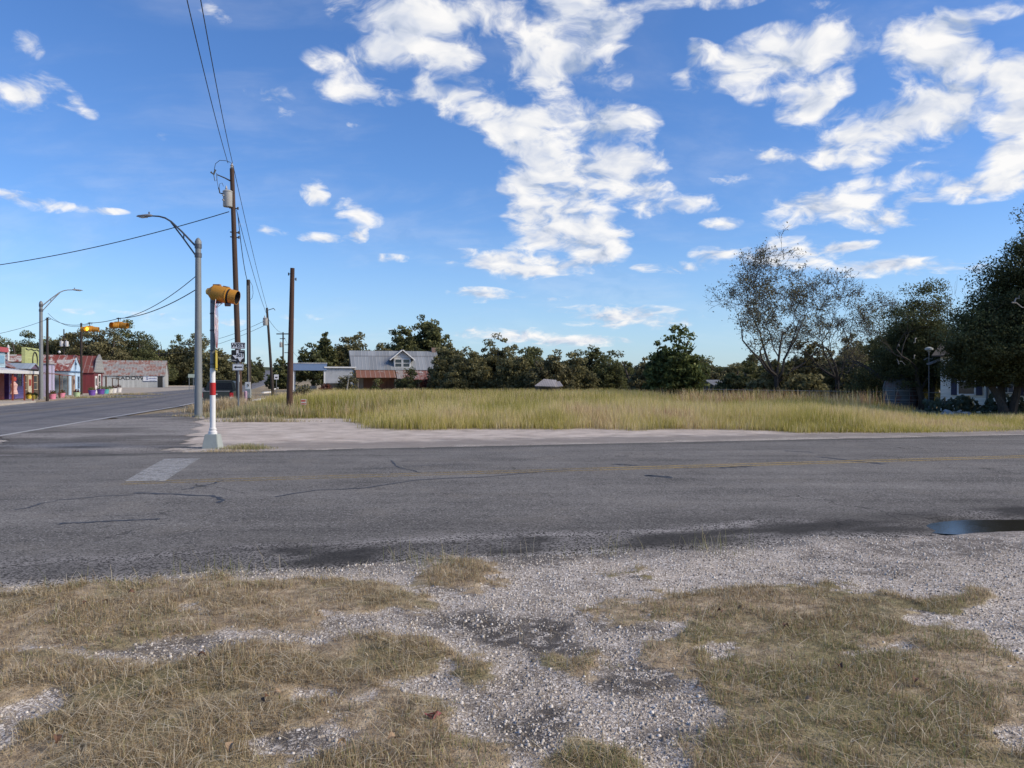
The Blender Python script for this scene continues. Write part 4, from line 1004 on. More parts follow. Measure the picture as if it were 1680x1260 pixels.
def big_oak(label, x, y, top, w, seed, trunk_h, kind='oak', leaf=.062, nclump=150, per=300, cs=.75, zb=.8, pale=True, zmin=.3):
    """near live oak with real limbs; leaf clumps hang on the ends of the limbs"""
    rng = np.random.default_rng(seed); e = thing('oak_tree', label, 'tree', (x, y, 0))
    mb = MB(); tips = []
    for k in range(3):
        a = k * 2.1 + rng.uniform(-.3, .3)
        limb(mb, Vector((math.cos(a) * .15, math.sin(a) * .15, -.1)), (math.cos(a) * .35, math.sin(a) * .3, 1), top * .36, .2, 4, rng, 7, tips, .3, .8)
    mb.build('trunk', BARK, e, smooth=True)
    tips = np.array(tips)
    sc = np.array([w / np.percentile(np.abs(tips[:, 0]), 92), w * .8 / np.percentile(np.abs(tips[:, 1]), 92), 1])
    cl = crown_clumps(rng, w * .95, w * .8, zb, top - cs * .3, nclump, 5)
    nrm = rng.normal(0, 1, (len(cl), per, 3)); nrm /= np.linalg.norm(nrm, axis=2)[..., None]
    rr = rng.uniform(.15, 1, (len(cl), per, 1)) ** .6 * cs * rng.uniform(.6, 1.35, (len(cl), 1, 1))
    L = (cl[:, None, :] + nrm * rr * np.array([1.25, 1.2, .7])).reshape(-1, 3)
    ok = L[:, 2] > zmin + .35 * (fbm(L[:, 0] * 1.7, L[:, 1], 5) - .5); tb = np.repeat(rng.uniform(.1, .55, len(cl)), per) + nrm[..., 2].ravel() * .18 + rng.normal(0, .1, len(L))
    L, tb = L[ok], tb[ok]
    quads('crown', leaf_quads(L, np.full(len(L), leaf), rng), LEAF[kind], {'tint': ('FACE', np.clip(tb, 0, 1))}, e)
    if pale:
        for k in range(6):
            mb = MB()
            c0_ = Vector((rng.uniform(-.95, -.2) * w, -w * .74 + rng.uniform(-.2, .1), rng.uniform(.3, .62) * top)); d_ = Vector((rng.uniform(-.5, 1), rng.uniform(-.2, .2), rng.uniform(-.5, .6)))
            mb.tube([c0_, c0_ + d_ * .22 + Vector((0, 0, .06)), c0_ + d_ * .45 + Vector((.05, 0, -.05)), c0_ + d_ * .6], [.03, .026, .02, .01], 5).build('sunlit_branch', PALE_SUNLIT_BARK, e, smooth=True)  # sunlight on these branches is painted in as a pale bark colour
    return e
big_oak('dense dark live oak left of the white house, above the rusty tank', xat(1492, 46), 46, CAMZ + (HY - 462) / F * 46, 78 / F * 46, 301, 2, 'live', nclump=170, cs=.8)
big_oak('feathery dark oak at the left corner of the white house', xat(1515, 42.5), 42.5, CAMZ + (HY - 446) / F * 42.5, 82 / F * 42.5, 302, 2, 'live', nclump=230, cs=.65, zb=1.8, zmin=1.2)
big_oak('huge dark live oak overhanging the white house at the right edge', xat(1712, 33), 33, CAMZ + (HY - 332) / F * 33, 134 / F * 33, 303, 2, 'live', nclump=380, per=330, cs=.72, leaf=.058, zb=2.4, zmin=1.6)

big_oak('live oak standing close before the white house, its foliage hanging over the windows', xat(1652, 34.3), 34.3, CAMZ + (HY - 418) / F * 34.3, 100 / F * 34.3, 304, 2, 'live', nclump=280, per=310, cs=.62, leaf=.058, zb=1.9, zmin=1.32, pale=False)
def bare_tree(label, x, y, top, lean, seed, leaves, n_main=4, L0=.36, spread=.8, depth=6):
    """half-leafless tree: limbs down to twigs, a thin scatter of leaves"""
    rng = np.random.default_rng(seed); e = thing('bare_tree', label, 'tree', (x, y, 0))
    mb = MB(); tips = []
    p0 = Vector((0, 0, -.1)); fork = Vector((lean * .12, 0, top * .2))
    mb.tube([p0, p0.lerp(fork, .5) + Vector((.05, 0, 0)), fork], [.24, .2, .17], 8)
    for k in range(n_main):
        f = (k + .5) / n_main * 2 - 1
        limb(mb, fork - Vector((0, 0, .12 * k)), (f * 1.5 + lean * .15, rng.uniform(-.5, .5), 1.0 - .35 * abs(f)), top * L0 * rng.uniform(.85, 1.1), .12, depth, rng, 6, tips, .22, spread, (2, 3), .0125)
    z = float(np.percentile([v[2] for v in mb.v], 99.3)); s_ = top / z
    mb.v = [(v[0] * s_, v[1] * s_, v[2] * s_) for v in mb.v]; tips = np.array(tips) * s_
    mb.build('trunk', DARKBARK, e)
    k = rng.integers(0, len(tips), leaves); L = tips[k] + rng.normal(0, .16, (leaves, 3))
    quads('crown', leaf_quads(L, np.full(leaves, .075), rng), LEAF['brown'], {'tint': ('FACE', rng.uniform(.1, .75, leaves))}, e)
    return e
bare_tree('large half-bare tree with leaning limbs, the tallest over the right meadow', xat(1272, 54), 54, CAMZ + (HY - 414) / F * 54, .6, 425, 9000, 6, .33, .85, 7)
bare_tree('slimmer twiggy leafless tree right of the large half-bare tree', xat(1372, 57), 57, CAMZ + (HY - 452) / F * 57, .6, 424, 3000, 6, .33, .85, 7)

def bush(name, label, px, py, Y, wpx, hpx, kind, seed, leaf=.1, group=None, cat='bush', gap=0, z=None):
    return tree(name, label, xat(px, Y), Y, hpx / F * Y, wpx / F * Y, kind=kind, seed=seed, leaf=leaf, dens=1.0, lobes=2, cb=.0, cat=cat, group=group, gap=gap)

# ================================================================ BUILDINGS
WHITE = plain('white_trim', (.72, .72, .70), .6, var=.1); GLASS = glass()
def gable(e, x0, x1, y0, y1, ze, zr, wall, roof, axis='y', oh=.25, th=.07, name_wall='wall'):
    """gable walls and a two-slope roof; axis is the direction of the ridge"""
    mb = MB()
    if axis == 'y':
        xm = (x0 + x1) / 2; mb.prism([(x0, -.05), (x1, -.05), (x1, ze), (xm, zr), (x0, ze)], y0, y1, 'xz')
    else:
        ym = (y0 + y1) / 2; mb.prism([(y0, -.05), (y1, -.05), (y1, ze), (ym, zr), (y0, ze)], x0, x1, 'yz')
    wo_ = mb.build(name_wall, wall, e)
    rb = MB(); k = .03
    if axis == 'y':
        s_ = (zr - ze) / (xm - x0)
        for sg, xe in ((-1, x0 - oh), (1, x1 + oh)):
            zl = ze - oh * s_ + k
            rb.slab((xe, y0 - oh, zl), (xe, y1 + oh, zl), (xm, y1 + oh, zr + k + .01), (xm, y0 - oh, zr + k + .01), -th if sg > 0 else th)
    else:
        s_ = (zr - ze) / (ym - y0)
        for sg, ye in ((-1, y0 - oh), (1, y1 + oh)):
            zl = ze - oh * s_ + k
            rb.slab((x0 - oh, ye, zl), (x1 + oh, ye, zl), (x1 + oh, ym, zr + k + .01), (x0 - oh, ym, zr + k + .01), th if sg > 0 else -th)
    ro = rb.build('roof', roof, e)
    return wo_, ro
def window(e, x0, x1, z0, z1, y=0, frame=WHITE, f=.07, mull=True, pane=GLASS):
    mb = MB(); d = .05
    mb.span(x0 - f, x0, y - d, y + .01, z0 - f, z1 + f); mb.span(x1, x1 + f, y - d, y + .01, z0 - f, z1 + f)
    mb.span(x0, x1, y - d, y + .01, z1, z1 + f); mb.span(x0, x1, y - d - .03, y + .01, z0 - f, z0)
    if mull: mb.span(x0, x1, y - .035, y - .004, (z0 + z1) / 2 - .025, (z0 + z1) / 2 + .025)
    w_ = mb.build('window', frame, e)
    MB().span(x0, x1, y - .018, y - .003, z0, z1).build('pane', pane, w_)
    return w_
def door(e, x0, x1, z1, mat, y=0, frame=WHITE, f=.08, glazed=False):
    mb = MB(); mb.span(x0 - f, x0, y - .05, y + .01, 0, z1 + f); mb.span(x1, x1 + f, y - .05, y + .01, 0, z1 + f); mb.span(x0, x1, y - .05, y + .01, z1, z1 + f)
    fr = mb.build('door_frame', frame, e)
    d = MB().span(x0, x1, y - .03, y - .002, .0, z1).build('door', mat, e)
    MB().span(x1 - .13, x1 - .07, y - .08, y - .03, .95, 1.05).build('handle', plain('brass', (.45, .35, .18), .4, .8), d)
    if glazed: MB().span(x0 + .18, x1 - .18, y - .04, y - .028, 1.0, z1 - .2).build('pane', GLASS, d)
    return d
SF, SD, SN = Vector((-50.4, 87.6, 0)), Vector((-.302, .953, 0)), Vector((.953, .302, 0))
SRZ = math.atan2(.953, -.302)
def shop(name, label, s, cat='shop'):
    return thing(name, label, cat, SF + SD * s, SRZ)
# false front shop at the left edge
e = shop('shop', 'pale blue false-front shop with red cornice and red wall at the far left edge', -36)
W1 = 13.3
MB().span(0, W1, 0, 8, -.05, 3.4).build('wall', siding('brick_red_boards', (.33, .075, .055), .2), e)
MB().span(0, W1 - .15, -.12, -.005, 2.75, 4.05).build('false_front', siding('pale_blue_boards', (.42, .60, .70), .16), e)
MB().span(-.1, W1 + .12, -.3, .25, 4.05, 4.45).build('cornice', plain('cornice_red', (.42, .09, .10), .6), e)
MB().span(W1 - 3.2, W1 - .5, -.16, -.123, 3.1, 3.75).build('signboard', plain('sign_blue', (.20, .38, .52), .6), e)
door(e, W1 - 5.5, W1 - 4.5, 2.1, wood('dark_door', (.09, .05, .03)))
window(e, W1 - 3.6, W1 - 2.2, .9, 2.1)
# purple shop
e = shop('shop', 'lavender clapboard shop with small purple gable and rusty roof under the canopy', -21.4)
wl, rf = gable(e, 0, 4.35, 0, 7.5, 2.75, 4.25, siding('lavender_boards', (.40, .29, .60), .21, depth=.7), tin('rusty_tin', .4, 0, .62), 'x', .15)
MB().span(-.02, -.002 + .0, .02, 7.4, 0, 2.7).build('side_cladding', siding('deep_purple_boards', (.09, .035, .17), .3), e)
MB().prism([(1.4, 2.7), (4.2, 2.7), (2.8, 3.1)], -1.2, .8, 'xz').build('porch_gable', siding('plum_boards', (.16, .11, .19), .15), e)
MB().slab((1.1, -1.35, 2.64), (1.1, .9, 2.64), (2.8, .9, 3.17), (2.8, -1.35, 3.17), .06).slab((4.5, -1.35, 2.64), (4.5, .9, 2.64), (2.8, .9, 3.17), (2.8, -1.35, 3.17), -.06).build('porch_roof', tin('grey_blue_tin', .3, 1, .1, (.33, .40, .46)), e)
window(e, 2.2, 3.5, 1.15, 2.45, frame=plain('purple_trim', (.28, .2, .42), .6), pane=glass('blue_glass', (.05, .07, .10)))
door(e, .5, 1.4, 2.1, plain('violet_door', (.3, .12, .28), .6), frame=plain('purple_trim', (.28, .2, .42), .6))
# yellow-green false front
e = shop('shop', 'yellow-green false-front shop with a black oval ring emblem, behind the far street lamp', -16.9)
GW = 5.6
MB().span(0, GW, .25, 7, -.05, 3.4).build('wall', siding('dark_brown_boards', (.085, .06, .04), .22), e)
MB().span(0, GW, -.05, .245, 2.72, 4.75).build('false_front', siding('pea_green_boards', (.47, .52, .22), .15, depth=.25), e)
ring = MB(); pts = [(3.0 + .78 * math.cos(a), -.1, 3.55 + .82 * math.sin(a)) for a in np.linspace(0, 2 * math.pi, 33)]; ring.tube(pts, .05, 6).build('emblem_ring', plain('black_paint', (.02, .02, .022), .5), e)
gar = MB(); pts = [(x, -.09, 4.66 - .13 * abs(math.sin(x * 1.7))) for x in np.linspace(.1, GW - .1, 40)]; gar.tube(pts, .035, 5).build('garland', plain('black_paint', (.02, .02, .022), .5), e)
door(e, 2.0, 3.0, 2.1, plain('cream_door', (.5, .46, .36), .6), y=.25, frame=plain('tan_trim', (.4, .33, .22), .7))
window(e, .5, 1.5, .8, 2.1, y=.25, frame=plain('tan_trim', (.4, .33, .22), .7)); window(e, 3.6, 4.9, .8, 2.1, y=.25, frame=plain('tan_trim', (.4, .33, .22), .7))
MB().span(2.2, 2.8, .17, .215, 1.15, 1.75).build('wreath', plain('wreath_red', (.28, .05, .04), .9, var=.6, scale=20), e)
# the shared canopy over the pavement
e = shop('canopy', 'white metal canopy on thin red posts over the shop pavement', -46, 'canopy')
rb = MB().slab((0, -3.45, 2.30), (20.8, -3.45, 2.30), (20.8, -.32, 2.68), (0, -.32, 2.68), -.05); rb.build('roof', tin('white_tin', .3, 0, .12, (.66, .66, .66)), e)
MB().span(0, 20.8, -3.5, -3.46, 2.16, 2.40).build('fascia', plain('fascia_white', (.62, .62, .61), .6, var=.2), e)
rb = MB().slab((20.9, -3.3, 2.18), (28.2, -3.3, 2.18), (28.2, -.1, 2.55), (20.9, -.1, 2.55), -.05); rb.build('lower_roof', tin('rusty_tin', .4, 0, .62), e)
redp = plain('post_red', (.22, .05, .035), .7); brnp = plain('post_brown', (.10, .06, .04), .8)
for i, xx in enumerate((1.5, 5.5, 9.5, 13.6, 16.5, 18.8)): MB().box((xx, -3.3, 1.15), (.1, .1, 2.3)).build('post', redp, e)
for xx in (21.2, 23.6, 27.9): MB().box((xx, -3.15, 1.1), (.1, .1, 2.2)).build('post', brnp, e)
e = shop('porch_doll', 'red and white cloth figure decoration hanging from a canopy post at the purple shop', -19.6, 'decoration'); e.location = SF + SD * -31.4 + SN * 3.1
MB().lathe([(.05, 1.95), (.17, 1.85), (.17, 1.62), (.06, 1.55)]).build('hat', plain('doll_red', (.4, .06, .05), .9), e)
MB().lathe([(.08, 1.55), (.26, 1.3), (.2, .95), (.3, .6), (.05, .55)]).build('cloth', plain('doll_pink', (.55, .36, .33), .9, var=.7, scale=9), e)
# lavender shed and porch in the yard between
e = shop('shed', 'narrow lavender shed between the far lamp and the blue gabled shop', -8.7, 'shed')
MB().span(0, 2.3, 0, 2.2, -.05, 3.35).build('wall', siding('pale_lavender_boards', (.46, .42, .58), .35, 0), e)
MB().span(-.12, 2.42, -.15, 2.3, 3.35, 3.47).build('roof', plain('shed_roof', (.35, .33, .32), .7), e)
MB().span(1.05, 1.4, -.02, -.002, 0, 3.2).build('batten', plain('grey_batten', (.22, .22, .26), .7), e)
e = shop('porch', 'small low rusty porch roof on posts in front of the blue gabled shop side wall', -5.6, 'porch')
MB().slab((0, -.6, 2.15), (5.2, -.6, 2.15), (5.2, 2.2, 2.55), (0, 2.2, 2.55), -.06).build('roof', tin('rusty_tin', .4, 0, .62), e)
for xx, yy in ((.15, -.5), (2.6, -.5), (5.0, -.5), (.15, 2), (5.0, 2)): MB().box((xx, yy, 1.07), (.1, .1, 2.15)).build('post', wood('grey_wood', (.2, .18, .16), (.06, .05, .05)), e)
e = shop('yard_screen', 'dark weathered board screen behind the pink flower pots', -10.8, 'fence')
MB().span(0, 10.2, 2.6, 2.68, 0, 1.9).build('boards', siding('weathered_dark_boards', (.12, .115, .11), .18, 0), e)
for xx in (0.1, 3.4, 6.8, 10.1): MB().box((xx, 2.52, 1.0), (.12, .12, 2.0)).build('post', wood('grey_wood', (.2, .18, .16), (.06, .05, .05)), e)
# blue gabled shop
e = shop('shop', 'pale blue gable-fronted shop with patchy rusty tin roof and a dark blue window', 0)
gable(e, 0, 6, 0, 9, 2.75, 4.55, siding('sky_blue_boards', (.50, .66, .82), .5, 0, depth=.2, dirt=.12), tin('lapped_rusty_tin', .75, 1, .545, (.52, .50, .46), (.23, .06, .04), rows=.9), 'y', .12)
MB().span(-.03, -.003, .1, 9, 0, 2.68).build('side_cladding', siding('blue_grey_tin', (.26, .33, .38), .17), e)
MB().span(-.05, 6.05, -.14, -.002, 2.62, 2.76).build('sill_band', plain('band_blue', (.12, .22, .36), .6), e)
cr = MB().span(2.93, 3.03, -.06, -.002, 2.95, 4.1).span(2.45, 3.5, -.065, -.004, 3.5, 3.6); cr.tube([(2.5, -.05, 3.75), (2.98, -.05, 3.5), (3.46, -.05, 3.75)], .035, 5); cr.build('emblem_cross', plain('emblem_blue', (.10, .18, .28), .6), e)
d = door(e, 1.1, 2.3, 2.15, plain('peach_door', (.55, .38, .28), .6), frame=plain('brown_trim', (.18, .13, .10), .7), f=.12)
MB().lathe([(.28, -.03), (.34, 0), (.28, .03)], (1.7, -.07, 1.5), 14, (0, 1, 0)).build('wreath', plain('dark_wreath', (.10, .03, .03), .9, var=.6, scale=20), e)
window(e, 3.9, 4.7, .75, 2.1, frame=plain('band_blue', (.12, .22, .36), .6), f=.05, pane=glass('navy_glass', (.02, .04, .08)))
MB().lathe([(.12, 3.9), (.12, 4.9), (.2, 4.95), (.2, 5.1), (.1, 5.2), (.12, 5.55), (.03, 5.7)], (1.6, 6.5, 0), 10).build('vent_pipe', plain('vent_white', (.6, .6, .58), .5), e)
# dark red shop
e = shop('shop', 'dark red gabled shop with white doors and grey shingled gable', 13.0)
gable(e, 0, 5.4, 0, 9, 2.7, 4.85, siding('barn_red_boards', (.19, .03, .035), .24, 1), tin('red_rust_tin', .6, 1, .70, (.34, .30, .27), (.19, .06, .045), rows=.8), 'y', .15)
MB().prism([(-.1, 2.72), (5.5, 2.72), (4.1, 4.5), (2.7, 5.15), (1.3, 4.5)], -.2, -.004, 'xz').build('shingled_gable', siding('grey_shingles', (.30, .30, .285), .22, 2, depth=.6), e)
door(e, .6, 1.7, 2.15, plain('white_door', (.66, .64, .66), .6), glazed=True); window(e, 2.7, 3.9, .45, 2.35, f=.14)
# grey barn with painted lettering
def zY(py, Y): return CAMZ + (HY - py) / F * Y
bu = Vector((math.cos(R(18)), math.sin(R(18)), 0)); bB = Vector((xat(270, 182), 182, 0)); BL = 16.5
e = thing('barn', 'long weathered grey tin barn with faded lettering and a white banner under the eave', 'barn', bB - bu * BL + Vector((0, 0, float(tz(180)))), R(18))
gable(e, 0, BL, 0, 7.5, 2.85, 6.35, siding('grey_barn_tin', (.50, .51, .49), .5, 0, dirt=.55, depth=.25), tin('weathered_tin', .65, 0, .49, (.31, .30, .285), (.25, .13, .10), rows=1.0), 'x', .2)
MB().span(15.0, 16.1, -.03, -.002, 0, 2.6).build('door', plain('dark_opening', (.04, .04, .038), .9), e)
MB().span(1.0, 1.3, -.03, -.002, 0, 2.7).build('seam_board', plain('dark_opening', (.04, .04, .038), .9), e)
text_mesh('painted_letters', 'RADOW', 1.18, plain('faded_black', (.07, .07, .068), .9, var=.5, scale=12, dirt=.5), e, (9.1, -.03, 2.15), xs=1.28)
bn = MB().span(11.9, 15.0 - .05, -.10, -.05, 1.45, 2.72).build('banner', plain('banner_white', (.68, .70, .74), .6, var=.1), e)
MB().span(11.9, 14.95, -.112, -.102, 2.64, 2.74).span(11.9, 14.95, -.112, -.102, 1.43, 1.54).build('banner_border', plain('banner_navy', (.05, .07, .16), .6), bn)
text_mesh('banner_letter', 'S', .95, plain('banner_ink', (.05, .08, .22), .7), bn, (12.75, -.115, 2.08))
mk = MB(); rr = np.random.default_rng(4)
for k in range(9): mk.span(13.1 + k * .19, 13.22 + k * .19, -.115, -.104, 2.0, 2.15 + rr.uniform(0, .12))
for k in range(7): mk.span(13.3 + k * .19, 13.42 + k * .19, -.115, -.104, 1.66, 1.74)
mk.build('banner_mark', plain('banner_ink', (.05, .08, .22), .7), bn)
# post frame standing in the gravel before the barn
e = thing('sign_frame', 'dark empty post frame standing before the grey barn', 'frame', (xat(189, 135), 135, 0), R(15))
MB().box((-.45, 0, 1.0), (.13, .13, 2.0)).build('post', brnp, e); MB().box((.5, 0, 1.0), (.13, .13, 2.0)).build('post', brnp, e); MB().box((.02, 0, 2.06), (1.25, .14, .12)).build('crossbar', brnp, e)
e = thing('post', 'single dark post left of the empty post frame before the barn', 'post', (xat(174, 130), 130, 0)); MB().box((0, 0, 1.2), (.2, .2, 2.4)).build('shaft', brnp, e)

# flower pots
POTS = [('yellow', (.62, .46, .06), 47.5, 657, .44, 'red'), ('yellow', (.66, .50, .10), 57, 657.5, .42, 'green'), ('pink', (.62, .22, .32), 86, 655, .62, 'red'), ('pink', (.66, .24, .34), 101, 653, .62, 'mixed'),
        ('pale green', (.42, .55, .32), 126, 651.2, .62, 'maroon'), ('violet', (.16, .08, .36), 151, 648.8, .68, 'green'), ('violet', (.13, .06, .30), 165.5, 647.4, .72, 'green'), ('teal', (.08, .38, .38), 173.5, 646.4, .6, 'green'),
        ('cream', (.55, .53, .44), 180, 645.4, .6, 'green'), ('white', (.66, .65, .63), 186.5, 644.6, .6, 'maroon'), ('white', (.66, .64, .62), 194.5, 643.6, .6, 'maroon')]
PLAB = ['yellow flower pot with red flowers under the canopy end', 'pale yellow flower pot just left of the far street lamp', 'pink flower pot nearest the dark pole beside the far lamp', 'pink flower pot with orange and green plants before the blue-grey side wall',
        'pale green flower pot with a dark maroon dome of flowers at the blue shop', 'violet tub in front of the dark red side wall', 'violet tub in front of the white doors of the red shop', 'teal flower pot right of the violet tubs',
        'cream flower pot between the teal pot and the white pots', 'white flower pot, left of the last two in the row', 'white flower pot at the right end of the row']
for i, (nm, col, px, py, dia, pk) in enumerate(POTS):
    g_ = gnd(px, py); dia *= g_.y / 75 if i > 4 else 1
    e = thing('flower_pot', PLAB[i], 'flower pot', (g_.x, g_.y, .14 if i < 2 else 0), 0, 'flower pots before the shops'); r_ = dia / 2
    MB().lathe([(r_ * .78, 0), (r_ * .95, dia * .62), (r_ * 1.06, dia * .64), (r_ * 1.06, dia * .75), (r_ * .92, dia * .75), (r_ * .9, dia * .66)], n=18).build('pot', plain('pot_%s_%d' % (nm.replace(' ', '_'), i), col, .55, var=.15), e, True)
    rng = np.random.default_rng(50 + i); n = 240; q = rng.normal(0, 1, (n, 3)); q /= np.linalg.norm(q, axis=1)[:, None]; q[:, 2] = np.abs(q[:, 2])
    L = q * rng.uniform(.4, 1, (n, 1)) * np.array([r_ * 1.15, r_ * 1.15, dia * .62]) + np.array([0, 0, dia * .68])
    kind = {'red': 'red', 'maroon': 'red', 'mixed': 'red', 'green': 'green'}[pk]
    if pk in ('red', 'mixed'): quads('foliage', leaf_quads(L[::2], np.full(n // 2, .07), rng), LEAF['green'], {'tint': ('FACE', rng.uniform(.2, .8, n // 2))}, e); L = L[1::2]
    quads('flowers' if kind == 'red' else 'foliage', leaf_quads(L, np.full(len(L), .06), rng), LEAF[kind], {'tint': ('FACE', rng.uniform(0, .35, len(L)) if pk == 'maroon' else rng.uniform(.3, 1, len(L)))}, e)

# ruined house with the dormer
HR = R(14)
e = thing('ruined_house', 'overgrown old house with grey tin roof, white dormer and rusty porch roof', 'house', (xat(583, 88), 88, 0), HR)
HL = 10.0; RZ, EZ = 5.15, 2.95
MB().prism([(1.6, -.05), (8.2, -.05), (8.2, EZ), (4.9, RZ), (1.6, EZ)], 0, HL, 'yz').build('wall', siding('grey_weathered_boards', (.24, .235, .22), .16), e)
tm = tin('silver_tin', .42, 0, .26, (.25, .27, .285), (.2, .12, .08), rows=9)
MB().slab((-.35, 1.45, EZ - .1), (HL + .3, 1.45, EZ - .1), (HL + .05, 4.9, RZ + .06), (-.55, 4.9, RZ + .06), -.06).slab((-.35, 8.4, EZ - .1), (HL + .3, 8.4, EZ - .1), (HL + .05, 4.9, RZ + .06), (-.55, 4.9, RZ + .06), .06).build('roof', tm, e)
MB().slab((0.1, -.6, 1.95), (4.6, -.6, 1.95), (4.6, 1.5, EZ - .14), (0.1, 1.5, EZ - .14), -.05).build('porch_roof', tin('orange_rust_tin', .55, 0, .72, (.42, .41, .39), (.23, .105, .06), rows=9), e)
MB().slab((4.7, -.55, 1.85), (HL + .5, -.75, 1.55), (HL + .5, 1.4, EZ - .2), (4.7, 1.5, EZ - .14), -.05).build('sagging_porch_roof', tin('pale_rust_tin', .55, 0, .56, (.36, .33, .31), (.2, .085, .06), rows=9), e)
for xx in (.3, 2.4, 4.5, 7.2, 9.9): MB().box((xx, -.4, .9), (.13, .13, 1.85)).build('porch_post', wood('grey_wood', (.2, .18, .16), (.06, .05, .05)), e)
MB().span(1.0, 9.0, 1.55, 1.595, 0, 2.1).build('porch_wall', siding('rust_boards', (.16, .07, .04), .2, 0), e)
dx0, dx1 = 4.55, 6.55; dm = siding('white_dormer_boards', (.62, .61, .58), .12)
dr = MB().prism([(dx0, 3.0), (dx1, 3.0), (dx1, 4.35), ((dx0 + dx1) / 2, 5.1), (dx0, 4.35)], 1.95, 4.6, 'xz').build('dormer', dm, e)
MB().slab((dx0 - .45, 1.6, 4.08), (dx0 - .45, 4.7, 4.08), ((dx0 + dx1) / 2, 4.7, 5.25), ((dx0 + dx1) / 2, 1.6, 5.25), .08).slab((dx1 + .45, 1.6, 4.08), (dx1 + .45, 4.7, 4.08), ((dx0 + dx1) / 2, 4.7, 5.25), ((dx0 + dx1) / 2, 1.6, 5.25), -.08).build('dormer_roof', plain('old_shingle', (.30, .28, .24), .9, var=.5, scale=14), dr)
mid = (dx0 + dx1) / 2
bb = MB(); 
for sgn in (-1, 1): bb.slab((mid + sgn * 1.45, 1.57, 4.0), (mid + sgn * 1.45, 1.6, 4.0), (mid, 1.6, 5.2), (mid, 1.57, 5.2), .13 * -sgn)
bb.build('barge_board', WHITE, dr)
for a_, b_ in ((mid - .85, mid - .1), (mid + .1, mid + .85)):
    mbw = MB(); f = .07
    mbw.span(a_ - f, a_, 1.9, 1.955, 3.2, 4.22).span(b_, b_ + f, 1.9, 1.955, 3.2, 4.22).span(a_, b_, 1.9, 1.955, 4.15, 4.22).span(a_, b_, 1.9, 1.955, 3.2, 3.27).span(a_, b_, 1.91, 1.95, 3.68, 3.74)
    mbw.build('window', WHITE, dr)
    MB().span(a_, b_, 1.93, 1.948, 3.27, 4.15).build('window_pane', GLASS, dr)
MB().box((9.7, 4.9, 5.3), (.5, .5, .8)).build('chimney', plain('old_brick', (.25, .17, .14), .9, var=.5, scale=9), e)
bush('bush', 'dark vine-covered bush smothering the porch of the ruined house', 668, 606, 84, 30, 48, 'oak', 601, .12)
bush('bush', 'dark brush covering the sagging porch corner of the ruined house', 706, 608, 86, 17, 42, 'red', 605, .12, gap=.3)
bush('bush', 'shaggy grey yucca-like bush with pale stem left of the ruined house', 569, 612, 83, 19, 45, 'brown', 602, .13, gap=.25)
bush('bush', 'tan dry bush under the rusty porch roof', 616, 622, 82, 10, 34, 'thin', 603, .1)
bush('bush', 'scraggly brown bush beside the bare dark pole', 492, 622, 52, 13, 42, 'brown', 604, .09, gap=.3)
bush('bush', 'reddish weedy bush in front of the blue canopy', 535, 632, 72, 10, 26, 'red', 606, .1)
e = thing('dead_trunk', 'pale dead trunk leaning beside the shaggy bush', 'tree trunk', (xat(568, 81), 81, 0)); MB().tube([(0, 0, -.1), (.1, 0, .9), (.25, 0, 1.8)], [.1, .08, .04], 7).build('trunk', PALE_SUNLIT_BARK, e)
# blue canopy and its white building
e = thing('station_canopy', 'flat canopy with pale blue fascia on white posts, left of the ruined house', 'canopy', (xat(479, 85), 85, 0), HR)
bl = plain('fascia_blue', (.17, .25, .40), .55, var=.12)
MB().span(0, 3.75, 0, 5, 2.78, 3.55).build('fascia', bl, e); MB().span(-.05, 3.8, -.05, 5.05, 3.55, 3.62).build('roof', tin('white_tin', .3, 0, .12, (.66, .66, .66)), e)
for xx, yy in ((.15, .2), (3.5, .2), (.15, 4.7), (3.5, 4.7)): MB().box((xx, yy, 1.39), (.16, .16, 2.78)).build('post', WHITE, e)
e = thing('low_block_wall', 'low grey block under the blue canopy', 'wall', (xat(501, 92), 92, 0), HR); MB().box((.2, 0, .5), (2.2, .4, 1.0)).build('block', plain('grey_block', (.33, .33, .32), .9, var=.3), e)
e = thing('white_building', 'small white building with flat roof right of the blue canopy', 'building', (xat(533.5, 86), 86, 0), HR)
MB().span(0, 3.0, 0, 5, -.05, 3.05).build('wall', plain('stained_white', (.40, .42, .44), .7, var=.3, dirt=.7, scale=1.5), e); MB().span(-.1, 3.4, -.2, 5.1, 3.05, 3.2).build('roof', WHITE, e); MB().span(.1, 2.8, -.03, -.003, .0, 1.35).build('painted_shadow_opening', plain('dark_opening', (.04, .04, .038), .9), e)  # near-black panel on the front painted in for the shadow of an opening
# fallen shed
e = thing('collapsed_shed', 'collapsed grey plank shed roof lying low at the back of the meadow', 'shed', (xat(898, 68), 68, 0), R(8))
wd = siding('grey_planks', (.32, .30, .29), .22, 0, depth=.7)
MB().slab((-1.3, -.9, 1.12), (.5, -1.1, 1.05), (.95, .6, 1.62), (-.2, .7, 1.72), -.07).slab((.1, -1.0, 1.0), (1.25, -.8, 1.12), (1.25, .7, 1.52), (.55, .7, 1.48), -.06).build('roof', wd, e)
MB().span(-1.0, 1.0, .2, .3, 0, 1.3).build('wall', siding('weathered_dark_boards', (.12, .115, .11), .18, 0), e)
for xx in (-.9, .9): MB().box((xx, -.7, .55), (.1, .1, 1.15)).build('post', wood('grey_wood', (.2, .18, .16), (.06, .05, .05)), e)
e = thing('metal_shed', 'small pale blue metal shed half hidden under the right-hand trees', 'shed', (xat(1172, 66), 66, 0), R(10))
gable(e, 0, 4.0, 0, 4, 1.15, 1.6, siding('blue_shed_tin', (.14, .18, .22), .2, 0), tin('dull_tin', .42, 0, .4, (.17, .18, .19), (.1, .07, .05), rows=9), 'x', .1)
